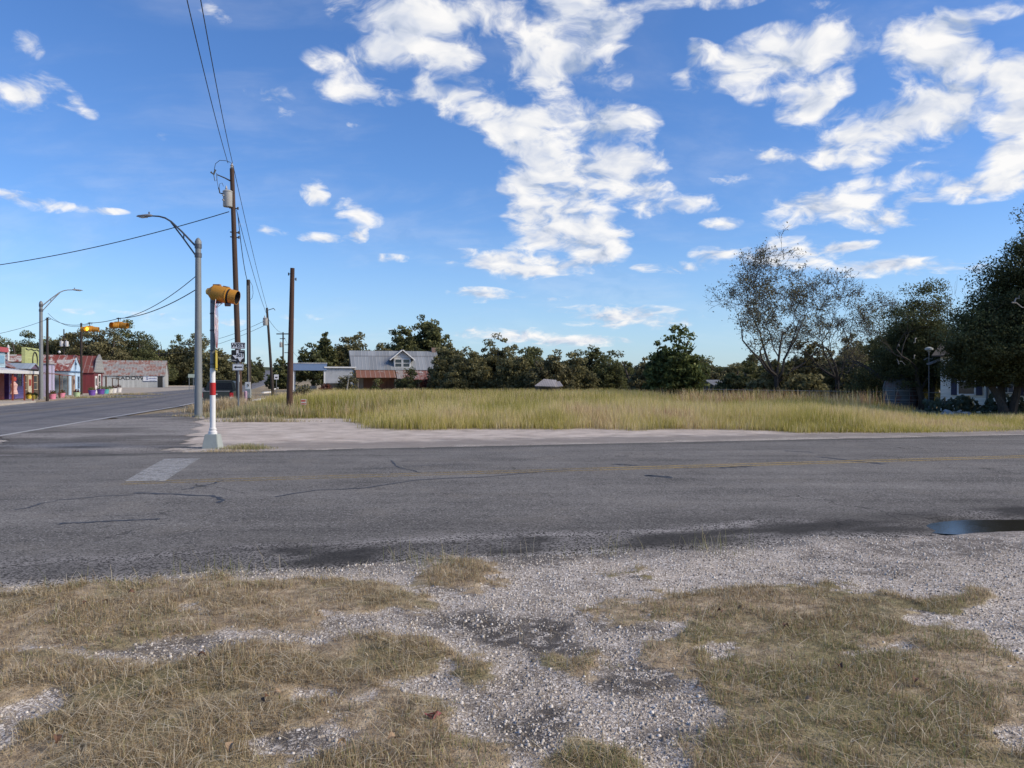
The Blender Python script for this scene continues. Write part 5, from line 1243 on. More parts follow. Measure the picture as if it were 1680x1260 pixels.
# white house at the right
e = thing('white_house', 'white clapboard house with dark blue shutters under the live oak', 'house', (xat(1543, 39.5), 39.5, 0), R(-38))
gable(e, 0, 12, 0, 6, 2.9, 3.7, siding('white_clapboard', (.84, .82, .74), .19, depth=.14, dirt=.1), plain('dark_shingle', (.07, .065, .06), .9, var=.4, scale=12), 'x', .35)
navy = siding('navy_shutter', (.035, .04, .085), .06, depth=.7)
for wx in (1.16, 2.9, 7.2):
    window(e, wx - .34, wx + .34, .95, 2.2); 
    for sx in (-.55, .55): MB().span(wx + sx - .13, wx + sx + .13, -.06, -.004, .88, 2.28).build('shutter', navy, e)
MB().tube([(2.05, -.06, 0), (2.05, -.06, 2.9)], .05, 8).build('downspout', plain('spout_grey', (.13, .14, .15), .5), e)
a = thing('air_conditioner', 'white window air conditioner jutting from the white house', 'air conditioner', e.matrix_basis @ Vector((2.85, -.25, 1.0)), R(-38))
MB().box((0, 0, .22), (.74, .5, .44), bev=.02).build('casing', plain('ac_white', (.70, .70, .68), .45, var=.05), a)
MB().span(-.32, .1, -.262, -.252, .05, .39).build('grille', siding('ac_grille', (.06, .065, .07), .03, depth=.6), a); MB().span(.14, .34, -.262, -.252, .05, .39).build('control_panel', plain('ac_panel', (.12, .12, .14), .5), a)

# prickly pears and rubble by the house
cm = plain('cactus_green', (.055, .075, .05), .7, var=.4, scale=9)
def cactus(label, seed, loc, s=1.0):
    rng = np.random.default_rng(seed); e = thing('prickly_pear', label, 'cactus', loc, rng.uniform(0, 6), 'prickly pears along the house'); mb = MB()
    st = [(Vector((rng.uniform(-.3, .3), rng.uniform(-.2, .2), 0)), Vector((rng.normal(0, .3), rng.normal(0, .3), 1)), 0) for _ in range(5)]
    while st:
        p, d, g = st.pop(); d = d.normalized(); r_ = .17 * s * rng.uniform(.8, 1.2) * (1 - .1 * g); c_ = p + d * r_ * .95; a = d.orthogonal().normalized(); a = Matrix.Rotation(rng.uniform(0, 6), 3, d) @ a; bb_ = d.cross(a)
        vs = []; N = 10
        for k in range(N):
            th = 2 * math.pi * k / N; q = d * math.cos(th) * r_ * 1.15 + a * math.sin(th) * r_ * (.85 + .1 * math.cos(th)); vs.append(c_ + q)
        vs += [c_ + bb_ * .035, c_ - bb_ * .035]
        mb.add(vs, [(k, (k + 1) % N, N) for k in range(N)] + [((k + 1) % N, k, N + 1) for k in range(N)])
        if g < 3:
            for _ in range(rng.integers(1, 3)):
                th = rng.uniform(-1, 1); st.append((c_ + d * math.cos(th) * r_ * 1.05 + a * math.sin(th) * r_ * .8, (d + a * math.sin(th) * 1.1 + Vector(rng.normal(0, .2, 3))), g + 1))
    mb.build('pads', cm, e); return e
CP = [(1530,35.6,.9),(1548,36,1),(1562,36.2,.95),(1577,36.2,1),(1592,36.3,.95),(1604,36.4,.9),(1622,35.5,.85),(1640,35,.9),(1654,35.3,1.25),(1668,35,1),(1684,35.2,1.1)]
CL = ['dark prickly pear at the left end of the hedge by the rubble', 'prickly pear second from the left in the hedge before the white house', 'prickly pear behind the left side of the rubble heap', 'prickly pear behind the middle of the rubble heap',
      'prickly pear behind the right side of the rubble heap', 'prickly pear at the right end of the dense hedge, below the first window', 'low prickly pear at the foot of the downspout', 'prickly pear left of the tall one below the air conditioner',
      'tall prickly pear below the air conditioner', 'prickly pear right of the tall one below the air conditioner', 'prickly pear cut by the right edge of the picture']
for i, (px, Y, s_) in enumerate(CP): cactus(CL[i], 700 + i, (xat(px, Y), Y, 0), s_ * .82)
rp = thing('rubble_heap', 'low heap of pale grey rocks and broken slabs in the grass before the white house', 'rubble', (xat(1568, 33.5), 33.5, 0))
rng = np.random.default_rng(77)
for k in range(17):
    c_ = Vector((rng.normal(0, .36), rng.normal(0, .18), 0)); sz = rng.uniform(.1, .26); c_.z = .08 + max(0, .26 - abs(c_.x) * .35) * rng.uniform(.3, 1); mb = MB()
    nn = 7; a0 = rng.uniform(0, 6); lo = [(math.cos(a0 + j * 6.283 / nn) * sz * rng.uniform(.7, 1.2), math.sin(a0 + j * 6.283 / nn) * sz * .7 * rng.uniform(.7, 1.2)) for j in range(nn)]
    th = sz * rng.uniform(.3, .7); q = Matrix.Rotation(rng.normal(0, .3), 3, 'X') @ Matrix.Rotation(rng.normal(0, .3), 3, 'Y')
    vs = [c_ + q @ Vector((x_, y_, -th / 2)) for x_, y_ in lo] + [c_ + q @ Vector((x_ * .75, y_ * .75, th / 2)) for x_, y_ in lo]
    mb.add(vs, [tuple(range(nn))[::-1], tuple(range(nn, 2 * nn))] + [(j, (j + 1) % nn, nn + (j + 1) % nn, nn + j) for j in range(nn)]); mb.build('rock', plain('rock_%d' % (k % 3), [(.34, .33, .32), (.26, .25, .245), (.42, .40, .38)][k % 3], .9, var=.45, scale=5), rp)
# rusty domed tank
e = thing('rusty_tank', 'dark domed metal tank with rusty red base under the oaks', 'tank', (xat(1478, 43), 43, 0))
prof = [(.92, 0), (.92, 1.2)] + [(.92 * math.cos(a), 1.2 + .8 * math.sin(a)) for a in np.linspace(.12, 1.5, 9)]
MB().lathe(prof, n=28).build('shell', tin('tank_steel', .5, 2, .52, (.10, .115, .12), (.12, .05, .04), rows=.5), e, True)
for z_ in (.4, .8, 1.2, 1.55): rr_ = .93 if z_ <= 1.2 else .93 * math.cos(math.asin((z_ - 1.2) / .8)); MB().tube([(rr_ * math.cos(a), rr_ * math.sin(a), z_) for a in np.linspace(0, 6.2832, 29)], .022, 5).build('hoop', plain('hoop_steel', (.16, .16, .16), .6), e)
for i, a in enumerate(np.linspace(0, 6.28, 9)[:-1]): MB().tube([(.94 * math.cos(a), .94 * math.sin(a), z_) if z_ <= 1.2 else (.94 * math.cos(a) * math.cos(math.asin((z_ - 1.2) / .82)), .94 * math.sin(a) * math.cos(math.asin((z_ - 1.2) / .82)), z_) for z_ in (0, 1.2, 1.5, 1.8, 1.95)], .018, 5).build('rib', plain('hoop_steel', (.16, .16, .16), .6), e)
# wire fence at the back of the meadow
e = thing('wire_fence', 'wire fence with pale top rail along the back of the right meadow', 'fence', (0, 0, 0))
fp = [Vector((xat(1155, 58), 58, 0)), Vector((xat(1300, 50), 50, 0)), Vector((xat(1420, 46), 46, 0)), Vector((xat(1546, 41), 41, 0))]
pts = []; 
for a_, b_ in zip(fp[:-1], fp[1:]):
    for k in range(4): pts.append(a_.lerp(b_, k / 4))
pts.append(fp[-1])
for p in pts: MB().tube([p + Vector((0, 0, -.1)), p + Vector((0, 0, 1.0))], .035, 6).build('post', plain('fence_grey', (.17, .17, .165), .7), e)
for z_, r_ in ((.97, .024), (.7, .006), (.45, .006), (.2, .006)): MB().tube([p + Vector((0, 0, z_)) for p in pts], r_, 5).build('top_rail' if z_ > .9 else 'wire', plain('fence_grey', (.17, .17, .165), .7), e)
e = thing('yard_light', 'white oval yard light on a thin grey pole among the oaks', 'light', (xat(1524, 40), 40, 0))
MB().tube([(0, 0, 0), (0, 0, 3.1)], .025, 6).build('pole', plain('spout_grey', (.13, .14, .15), .5), e); MB().lathe([(.05, 3.1), (.07, 3.15), (.2, 3.22), (.2, 3.30), (.06, 3.37)], n=14).build('lamp_head', plain('lamp_white', (.36, .38, .36), .5), e); MB().slab((-.2, -.1, 2.5), (-.12, -.2, 2.42), (.75, -.2, 2.78), (.7, -.1, 2.86), .04).build('board', plain('board_grey', (.2, .19, .18), .8), e)

# ================================================================ STREET FURNITURE
STEEL = plain('galvanised_steel', (.20, .215, .22), .55, .15, var=.15, scale=3, dirt=.25)
DSTEEL = plain('dark_steel', (.10, .105, .115), .5, .4, var=.15)
POLE = wood('creosote_pole', (.085, .048, .032), (.028, .018, .014)); DPOLE = wood('dark_pole', (.045, .033, .027), (.014, .012, .011))
HW_ = plain('pole_hardware', (.06, .06, .06), .6); CABLE = plain('cable_black', (.022, .023, .025), .6, bump=0); PORC = plain('insulator_grey', (.38, .36, .34), .3)
def on_z(mb_pts, z): return [(p[0], p[1], p[2] + z) for p in mb_pts]

# ---- street lamps
def lamp(label, loc, rz):
    e = thing('street_lamp', label, 'street lamp', loc, rz, 'cobra-head street lamps at the crossing')
    MB().lathe([(.25, 0), (.25, .05), (.17, .06), (.168, .5), (.12, 7.7)], n=18).build('pole', STEEL, e, True)
    MB().lathe([(.14, 7.6), (.145, 7.75), (.08, 7.88), (.01, 7.93)], n=16).build('cap', STEEL, e, True)
    for z_ in (7.15, 7.55): MB().lathe([(.135, z_ - .1), (.15, z_ - .09), (.15, z_ + .09), (.135, z_ + .1)], n=16).build('collar', DSTEEL, e, True)
    mb = MB(); up = [(.12, 0, 7.55), (.9, 0, 8.25), (1.5, 0, 8.74), (1.85, 0, 8.93), (2.2, 0, 9.03), (2.7, 0, 9.09)]; mb.tube(up, [.045, .043, .04, .038, .035, .03], 8)
    mb.tube([(.12, 0, 7.13), (.85, 0, 7.98), (1.52, 0, 8.72)], .036, 8); mb.tube([(.8, 0, 7.93), (.8, 0, 8.16)], .028, 6)
    mb.build('arm', DSTEEL, e, True)
    h = MB(); n = 10
    prof = [(2.62, .05, .05), (2.72, .11, .075), (2.82, .13, .085), (3.0, .17, .075), (3.3, .16, .06), (3.48, .06, .03)]
    vs = []; fs = []
    for x_, wy, hz in prof:
        for k in range(n): a = 2 * math.pi * k / n; vs.append((x_, wy * math.cos(a), 9.09 + (x_ - 2.6) * .03 + hz * math.sin(a) * (1 if math.sin(a) > 0 else .6)))
    for i in range(len(prof) - 1):
        for k in range(n): fs.append((i * n + k, i * n + (k + 1) % n, (i + 1) * n + (k + 1) % n, (i + 1) * n + k))
    fs += [tuple(range(n)), tuple(range((len(prof) - 1) * n, len(prof) * n))]
    hd = h.add(vs, fs).build('lamp_head', plain('lamp_head_grey', (.22, .225, .235), .45), e, True)
    MB().box((3.12, 0, 9.055), (.34, .2, .03)).build('lens', plain('lamp_lens', (.5, .5, .46), .3), hd)
    MB().lathe([(.035, 9.19), (.035, 9.26), (.02, 9.28)], (2.78, 0, 0), 8).build('photocell', DSTEEL, hd)
    return e
L1 = lamp('grey steel street lamp with curved arm, tallest, on the near corner', (xat(325.5, 34), 34, 0), R(160))
L2 = dup(L1, (xat(67.5, 62), 62, .13), R(62), 'grey steel street lamp across the highway, in front of the yellow-green shop')

# ---- wooden poles and wires
def pole(name, label, base, top, r0, r1, mat=POLE, cat='utility pole', group=None):
    base, top = Vector(base), Vector(top); e = thing(name, label, cat, base, 0, group); d = top - base
    MB().tube([(-d.x * .02, -d.y * .02, -.3)] + [tuple(d * f) for f in (.25, .5, .75, 1)], [r0, r0 * .8 + r1 * .2, (r0 + r1) / 2, r0 * .25 + r1 * .75, r1], 12).build('shaft', mat, e, True)
    return e, d
def transformer(e, c, r=.23, h=.85, mat=None):
    c = Vector(c); tr = MB().lathe([(r * .94, -h / 2), (r, -h / 2 + .03), (r, h / 2 - .05), (r * 1.08, h / 2 - .04), (r * 1.08, h / 2), (r * .7, h / 2 + .07)], c, 16).build('transformer', mat or plain('transformer_grey', (.36, .36, .35), .5, var=.1), e, True)
    for z_ in (h * .18, -h * .12): MB().tube([c + Vector((-r * .55, -r * .8, z_)), c + Vector((-r * .7, -r * 1.15, z_))], .045, 8).build('bushing', PORC, tr, True)
    MB().lathe([(.05, 0), (.07, .03), (.045, .08), (.07, .12), (.045, .17), (.03, .26)], c + Vector((-r * .3, 0, h / 2 + .05)), 10).build('bushing', PORC, tr, True)
    return tr
b0 = Vector((xat(393.5, 43), 43, 0)); t0_ = at(381, 277, 43)
e, d = pole('utility_pole', 'tall leaning brown utility pole with transformer and fuse arm on the near corner', b0, t0_, .17, .12)
def up(f): return d * f
h_ = at(374, 327, 42.8) - b0; transformer(e, h_, .25, .86)
m_ = up(.945); a_ = at(357, 287, 42.8) - b0
MB().tube([m_, m_.lerp(a_, .5) + Vector((0, 0, .02)), a_], [.045, .035, .03], 8).build('fuse_arm', HW_, e, True)
c_ = at(352.5, 286, 42.7) - b0
cu = MB().tube([c_ + Vector((-.2, 0, .12)), c_ + Vector((-.05, 0, -.02)), c_ + Vector((.05, 0, .25))], .055, 8).tube([c_ + Vector((-.05, 0, -.02)), c_ + Vector((.02, 0, -.38)), c_ + Vector((.14, 0, -.36)), c_ + Vector((.12, 0, .05))], .022, 6); cu.build('fuse_cutout', plain('cutout_porcelain', (.10, .11, .11), .4), e, True)
c_ = at(360.5, 314, 42.7) - b0; MB().tube([c_ + Vector((-.03, 0, .2)), c_ + Vector((.02, 0, -.1)), c_ + Vector((.1, 0, -.13)), c_ + Vector((.3, 0, -.1))], .035, 7).build('arrester', HW_, e, True)
MB().lathe([(.05, -.1), (.05, .04), (.1, .06), (.05, .12), (.1, .16), (.05, .22), (.03, .34)], up(1.0), 12).build('insulator', PORC, e, True)
jp = [at(379, 267, 42.9), at(371, 264, 42.8), at(361, 263.5, 42.7), at(354, 269, 42.7), at(352, 279, 42.7)]; MB().tube([p - b0 for p in jp], .016, 5).build('jumper_wire', CABLE, e)
jp = [at(356, 294, 42.7), at(358, 304, 42.7), at(359, 311, 42.7)]; MB().tube([p - b0 for p in jp], .014, 5).build('jumper_wire', CABLE, e)
jp = [at(360, 309, 42.7), at(361, 302, 42.7), at(365, 300.5, 42.7), at(367, 306, 42.7)]; MB().tube([p - b0 for p in jp], .014, 5).build('jumper_wire', CABLE, e)
for f in (.835, .735, .715):
    q = up(f); MB().tube([q + Vector((-.22, 0, .03)), q + Vector((.26, 0, -.02))], .035, 6).tube([q + Vector((.26, 0, -.07)), q + Vector((.26, 0, .07))], .05, 8).build('bracket', HW_, e, True)
MB().lathe([(.152, -.02), (.154, 0), (.152, .02)], up(.46), 12).build('band', plain('white_band', (.6, .6, .6), .5), e)
MB().span(-.02, .05, -.19, -.165, 1.55, 1.95).build('tag', WHITE, e)

bs = Vector((xat(409, 55), 55, 0)); ts = at(407.5, 459, 55)
e, d = pole('utility_pole', 'short dark pole with grey conduit, meter box and white notice', bs, ts, .15, .13, DPOLE)
MB().tube([(0.03, -.17, .9)] + [tuple(d * f + Vector((.02, -.16, 0))) for f in (.3, .6, .95)], .045, 8).build('conduit', plain('conduit_grey', (.17, .16, .155), .6), e, True)
MB().box((.03, -.27, .72), (.36, .22, .62), bev=.02).build('meter_box', plain('box_grey', (.28, .32, .33), .5, .2), e); MB().box((-.02, -.24, 1.28), (.36, .05, .5)).build('notice', plain('notice_white', (.68, .68, .66), .6), e)
MB().tube([(-.0, -.27, 1.22), (.04, -.275, 1.3), (-.04, -.275, 1.36)], .04, 5).build('notice_mark', plain('ink_dark', (.05, .05, .05), .7), e)
MB().tube([d * .985 + Vector((.14, 0, 0)), d * .95 + Vector((.3, 0, 0)), d * .89 + Vector((.34, 0, 0)), d * .85 + Vector((.26, 0, 0)), d * .84 + Vector((.14, 0, 0))], .014, 5).build('cable_loop', CABLE, e)
e, d = pole('utility_pole', 'bare dark wooden pole without wires at the edge of the caliche lot', (xat(474.5, 35.4), 35.4, 0), at(480, 440, 35.4), .15, .10, wood('reddish_pole', (.085, .038, .024), (.028, .017, .013)))
for f, sx in ((.965, -1), (.93, 1)): MB().tube([d * f, d * f + Vector((.17 * sx, 0, -.04))], .018, 6).tube([d * f + Vector((.17 * sx, 0, -.1)), d * f + Vector((.17 * sx, 0, .03))], .03, 6).build('peg', HW_, e)
be = Vector((xat(448, 81), 81, 0)); te = at(438, 505, 81)
e, d = pole('utility_pole', 'leaning utility pole with small transformer, beside the distant highway', be, te, .17, .11, DPOLE)
transformer(e, at(435.5, 528, 80.8) - be, .24, .75); MB().tube([d * .97, at(444, 507.5, 81) - be, at(449, 506, 81) - be, at(451.5, 509, 81) - be], .04, 6).build('fuse_arm', HW_, e)
bc = Vector((xat(464.5, 150), 150, 0)); e, d = pole('utility_pole', 'utility pole with a wide crossarm further up the highway', bc, at(464.5, 545, 150), .19, .13, DPOLE)
MB().span(-1.25, 1.25, -.22, -.08, d.z - .45, d.z - .25).build('crossarm', DPOLE, e); MB().span(-.6, .45, -.2, -.08, d.z - 1.35, d.z - 1.2).build('crossarm', DPOLE, e); transformer(e, (-.4, -.1, d.z - 2.5), .26, .9)
bf = Vector((xat(473.5, 235), 235, float(tz(235)))); e, d = pole('utility_pole', 'farthest utility pole, mostly behind the bare dark pole', bf, at(473.5, 562, 235), .2, .14, DPOLE); MB().span(-1.2, 1.2, -.25, -.1, d.z - .8, d.z - .6).build('crossarm', DPOLE, e); MB().span(-1.2, .6, -.25, -.1, d.z - 3.2, d.z - 3.0).build('crossarm', DPOLE, e)
bl_ = Vector((xat(77.5, 61), 61, .13)); e, d = pole('utility_pole', 'slim dark pole right beside the far street lamp', bl_, at(78, 521, 61), .11, .08, DPOLE)
MB().tube([d * .98 + Vector((-.2, 0, 0)), d * .98 + Vector((.25, 0, 0))], .03, 6).build('bracket', HW_, e)
bm_ = Vector((xat(133.5, 90), 90, 0)); e, d = pole('utility_pole', 'dark pole standing in front of the blue gabled shop corner', bm_, at(133.5, 531, 90), .13, .11, DPOLE)
MB().lathe([(.12, -.05), (.13, 0), (.05, .1)], d, 10).build('cap', HW_, e)
bt = Vector((xat(105.5, 118), 118, 0)); e, d = pole('utility_pole', 'thin pole with two pale transformers behind the blue gabled shop', bt, at(105, 540, 118), .12, .08, DPOLE)
for px in (101.3, 109.7): transformer(e, at(px, 564.5, 117.8) - bt, .24, .72, plain('pale_transformer', (.60, .60, .60), .5, var=.1))
MB().lathe([(.05, -.2), (.17, -.1), (.2, 0), (.14, .14), (.02, .2)], at(97.5, 577.5, 117.6) - bt, 12).build('lamp_head', plain('pale_transformer', (.60, .60, .60), .5, var=.1), e, True)
MB().tube([at(97.5, 575, 117.6) - bt, at(105.3, 573, 118) - bt], .025, 5).build('lamp_arm', HW_, e)

def wire(label, a, b, sag, r=.016, n=30, extra=None, name='cable', cat='cable'):
    a, b = Vector(a), Vector(b); pts = []
    for i in range(n + 1): f = i / n; p = a.lerp(b, f); p.z -= sag * 4 * f * (1 - f); pts.append(p)
    o = MB().tube([p - a for p in pts], r, 5, cap=False).build(name, CABLE); o.location = a; return tag(o, label, cat)
topn = at(381, 271, 43)
wire('left one of the two overhead power lines descending from the top edge', at(374.5, 268, 43), at(252, -190, 13) + Vector((4.6, -16, 3.2)), 1.0, .016, name='power_line')
wire('right one of the two overhead power lines descending from the top edge', at(382, 268, 43), at(275, -180, 13) + Vector((4.9, -16, 3.4)), 1.0, .016, name='power_line')
wire('power line from the tall leaning pole to the distant leaning pole', at(383, 272, 43), at(438.5, 506, 81), .35, .017, name='power_line')
wire('lower power line from the tall leaning pole towards the distant leaning pole', at(388.5, 345, 43), at(440, 521, 81), .5, .017, name='power_line')
wire('sagging cable running left across the sky from the tall leaning pole', at(376, 347.5, 43), at(-260, 455, 52), .9, .026)
wire('thin drooping cable from the tall leaning pole to the short conduit pole', at(390.5, 352, 43), ts + Vector((-.05, 0, -.1)), .55, .022)
J1, J2 = at(194.5, 522.5, 45.2), at(147.5, 530, 51)
wire('upper span wire from the near street lamp down to the right hanging beacon', at(323, 452, 34), J1 + Vector((.4, 0, .05)), .28, .018)
wire('lower span wire from the near street lamp to the right hanging beacon', at(322, 475, 34), J1, .28, .022)
wire('span wire between the two hanging beacons', J1, J2, .06, .02)
wire('span wire from the left hanging beacon to the slim dark pole', J2, at(79, 520, 61), .35, .018)
wire('second sagging cable below the slim dark pole top, running right', at(79, 514, 61.5), at(147.5, 531, 51.4), .55, .014)
wire('faint cable leaving the left edge behind the far street lamp', at(78, 524, 61), at(-60, 556, 64), .25, .016)
wire('thin cable crossing the highway from the distant leaning pole', at(433, 527, 81), at(300, 566, 100), .5, .02)
wire('second thin cable crossing the highway from the distant leaning pole', at(438, 532, 81), at(255, 580, 110), .9, .02)
wire('cable from the distant leaning pole to the crossarm pole', at(439.5, 522, 81), at(464, 546, 150), .4, .022)
wire('service cable from the crossarm pole down to the blue canopy', at(465, 551, 150), at(500, 597, 92), .5, .018)

# ---- hanging beacons
AMB = plain('signal_yellow', (.47, .215, .025), .5, var=.18, scale=4, dirt=.2); BLK = plain('visor_black', (.015, .015, .016), .7)
def emis(name, col, s):
    m, t, b, o = new_mat(name); n = t.voro(t.coord(), 40)
    t.put(b.inputs['Base Color'], t.mix(n, c4(col), c4([c * .7 for c in col]))); b.inputs['Emission Color'].default_value = c4(col); b.inputs['Emission Strength'].default_value = s; b.inputs['Roughness'].default_value = .3
    return m
def signal_head(e, axis, c, s, lens):
    """one round-section signal head looking along axis: housing, open visor, lens"""
    c, axis = Vector(c), Vector(axis).normalized()
    hd = MB().lathe([(.10 * s, -.33 * s), (.17 * s, -.26 * s), (.19 * s, -.12 * s), (.19 * s, .0)], c, 14, axis).build('housing', AMB, e, True)
    q = Vector((0, 0, 1)).rotation_difference(axis); n = 22; vs = []; fs = []
    for i, (r_, z_) in enumerate([(.172, 0), (.165, .30), (.158, .30), (.158, .02)]):
        for k in range(n):
            a = 2 * math.pi * k / n; vs.append(c + q @ Vector((r_ * s * math.cos(a), r_ * s * math.sin(a), z_ * s)))
    for i in range(3):
        for k in range(n): fs.append((i * n + k, i * n + (k + 1) % n, (i + 1) * n + (k + 1) % n, (i + 1) * n + k))
    MB().add(vs, fs).build('visor', AMB, hd)
    MB().lathe([(.15 * s, .015 * s), (.12 * s, .05 * s), (.02 * s, .07 * s)], c, 16, axis).build('lens', lens, hd, True)
    return hd
def beacon(label, wp, s, lens, rz):
    e = thing('hanging_beacon', label, 'traffic light', wp, rz, 'flashing beacons hung over the crossing')
    mb = MB().tube([(0, 0, .05), (0, 0, -.22)], .028 * s, 8).tube([(.16, 0, .04), (.12, 0, -.12)], .014, 5).box((0, 0, .0), (.22, .06, .06)); mb.build('hanger', HW_, e)
    MB().box((0, 0, -.38 * s), (.34 * s, .34 * s, .37 * s), bev=.04).build('body', AMB, e)
    for a, l in (((0, -1, -.04), lens), ((1, .15, -.06), LOFF), ((-1, .1, -.04), LOFF)):
        a = Vector(a); signal_head(e, a, Vector((0, 0, -.4 * s)) + a * .26 * s, s, l)
    return e
LON = emis('lit_amber_lens', (1.0, .62, .05), 3.0); LOFF = plain('unlit_lens', (.18, .09, .02), .3)
LDIM = emis('dim_amber_lens', (.85, .34, .03), .45)
beacon('yellow hanging beacon with its lens lit, the left of the two over the highway', J2, .98, LON, R(6))
beacon('yellow hanging beacon with a dim orange lens, the right of the two over the highway', J1, 1.0, LDIM, R(-14))

# ---- stop sign with its own beacon
g_ = gnd(349, 735.5)
e = thing('beacon_post', 'white and red banded signal post with stop sign and yellow beacon on a concrete base', 'signal post', g_)
MB().add([(-.2, -.2, -.05), (.2, -.2, -.05), (.2, .2, -.05), (-.2, .2, -.05), (-.14, -.14, .34), (.14, -.14, .34), (.14, .14, .34), (-.14, .14, .34)], [(3, 2, 1, 0), (4, 5, 6, 7), (0, 1, 5, 4), (1, 2, 6, 5), (2, 3, 7, 6), (3, 0, 4, 7)]).build('base', plain('base_concrete', (.31, .345, .33), .8, var=.2, scale=5, dirt=.4), e, bevel=.012)
MB().lathe([(.1, .34), (.1, .4), (.075, .42), (.085, .47), (.06, .5)], n=16).build('collar', plain('collar_white', (.66, .66, .65), .5), e, True)
MB().lathe([(.055, .34), (.055, 3.6)], n=14).build('pole', STEEL, e, True)
MB().lathe([(.064, .5), (.064, 1.27)], n=16).build('white_sleeve', plain('sleeve_white', (.70, .70, .69), .5, var=.1), e, True)
MB().lathe([(.068, 1.265), (.068, 1.56)], n=16).build('red_band', plain('band_red', (.44, .016, .016), .45, var=.1), e, True)
MB().lathe([(.0605, 1.56), (.0605, 1.9)], n=16).build('white_sleeve', plain('sleeve_white', (.70, .70, .69), .5, var=.1), e, True)
for z_ in (2.0, 2.32, 2.8, 3.2): MB().lathe([(.058, -.018), (.066, -.014), (.066, .014), (.058, .018)], (0, 0, z_), 12).build('clamp', DSTEEL, e, True)
SR = R(14 + 3); nx = Vector((math.cos(SR), math.sin(SR), 0)); rz_ = SR + math.pi / 2     # plate faces the traffic on the side street
def plate(name, poly, mat, th=.006, parent=e, loc=(0, 0, 0), rz=0):
    o = MB().prism(poly, -th / 2, th / 2, 'xz').build(name, mat, parent); o.location = loc; o.rotation_euler = (0, 0, rz); return o
R8 = .58 / math.cos(math.pi / 8); octo = lambda k: [(R8 * k * math.cos(math.pi / 8 + i * math.pi / 4), R8 * k * math.sin(math.pi / 8 + i * math.pi / 4)) for i in range(8)]
mr, t, b, o = new_mat('stop_red'); t.put(b.inputs['Base Color'], t.mix(t.noise(t.coord(), 5, 4), (.42, .015, .02, 1), (.5, .03, .03, 1))); b.inputs['Roughness'].default_value = .10; b.inputs['Specular IOR Level'].default_value = 1.0
mw, t, b, o = new_mat('sign_white'); t.put(b.inputs['Base Color'], t.mix(t.noise(t.coord(), 5, 4), (.7, .7, .7, 1), (.78, .78, .77, 1))); b.inputs['Roughness'].default_value = .2
sp = plate('stop_sign', octo(1), mw, .008, e, nx * .085 + Vector((0, 0, 2.94)), rz_)
pl_ = plate('sign_face', octo(.95), mr, .003, sp, (0, -.007, 0)); 
text_mesh('sign_letters', 'STOP', .52, mw, sp, (0, -.010, 0), xs=.8)
sq = lambda w_, h_: [(-w_ / 2, -h_ / 2), (w_ / 2, -h_ / 2), (w_ / 2, h_ / 2), (-w_ / 2, h_ / 2)]
yp = plate('yellow_plate', sq(.62, .46), plain('plate_yellow', (.62, .46, .02), .3, var=.08), .006, e, nx * .085 + Vector((0, 0, 2.09)), rz_)
fr = MB()
for w1, h1, w2, h2 in ((.58, .42, .56, .40),): fr.span(-.29, .29, -.006, -.004, .19, .205).span(-.29, .29, -.006, -.004, -.205, -.19).span(-.29, -.275, -.006, -.004, -.19, .19).span(.275, .29, -.006, -.004, -.19, .19)
fr.build('plate_border', BLK, yp)
ax = Vector((math.cos(R(-3)), math.sin(R(-3)), -.22)).normalized(); hc = Vector((.2, .02, 3.66)); q = Vector((0, 0, 1)).rotation_difference(ax)
bh = MB().lathe([(.05, -.36), (.075, -.35), (.085, -.31), (.185, -.2), (.195, -.17), (.19, .13), (.2, .14), (.2, .165), (.17, .17)], hc, 20, ax).build('beacon_head', AMB, e, True)
vs = []; fs = []; n = 24
for r_, z_ in [(.172, .225), (.165, .40), (.159, .40), (.159, .225)]:
    for k in range(n): a = 2 * math.pi * k / n; vs.append(hc + q @ Vector((r_ * math.cos(a), r_ * math.sin(a), z_)))
for i in range(3):
    for k in range(n): fs.append((i * n + k, i * n + (k + 1) % n, (i + 1) * n + (k + 1) % n, (i + 1) * n + k))
MB().add(vs, fs).build('visor', AMB, bh); MB().lathe([(.162, .165), (.162, .226)], hc, 20, ax).build('gasket', BLK, bh)
vs = []; fs = []
for r_, z_ in [(.1575, .392), (.1565, .20)]:
    for k in range(24): a = 2 * math.pi * k / 24; vs.append(hc + q @ Vector((r_ * math.cos(a), r_ * math.sin(a), z_)))
MB().add(vs, [(k, (k + 1) % 24, 24 + (k + 1) % 24, 24 + k) for k in range(24)]).build('visor_lining', BLK, bh)
bo = MB()
for k in range(6):
    a = k * math.pi / 3; bo.lathe([(.014, 0), (.014, .016)], hc + q @ Vector((.192 * math.cos(a), .192 * math.sin(a), .14)), 6, ax)
bo.build('bolt_ring', DSTEEL, bh); MB().lathe([(.15, .19), (.1, .24), (.02, .26)], hc, 16, ax).build('lens', plain('red_lens', (.25, .02, .02), .3), bh, True)
MB().lathe([(.06, -.012), (.06, .012)], hc + q @ Vector((0, 0, -.29)) + Vector((0, -.085, 0)), 14, (0, -1, 0)).build('pivot', plain('pivot_yellow', (.66, .42, .12), .5), bh, True)
MB().box(hc + Vector((-.1, 0, .21)), (.16, .12, .05)).box(hc + Vector((.12, 0, .165)), (.13, .08, .05), q.to_matrix() @ Matrix.Rotation(math.pi / 2, 3, 'Y')).build('latch', plain('latch_brown', (.28, .14, .05), .5), bh)
MB().box(hc + Vector((-.12, 0, -.19)), (.22, .16, .05)).build('mount', DSTEEL, e); MB().lathe([(.05, -.06), (.05, .06)], hc + Vector((.16, -.02, -.24)), 10, (1, 0, 0)).build('conduit_fitting', DSTEEL, e)
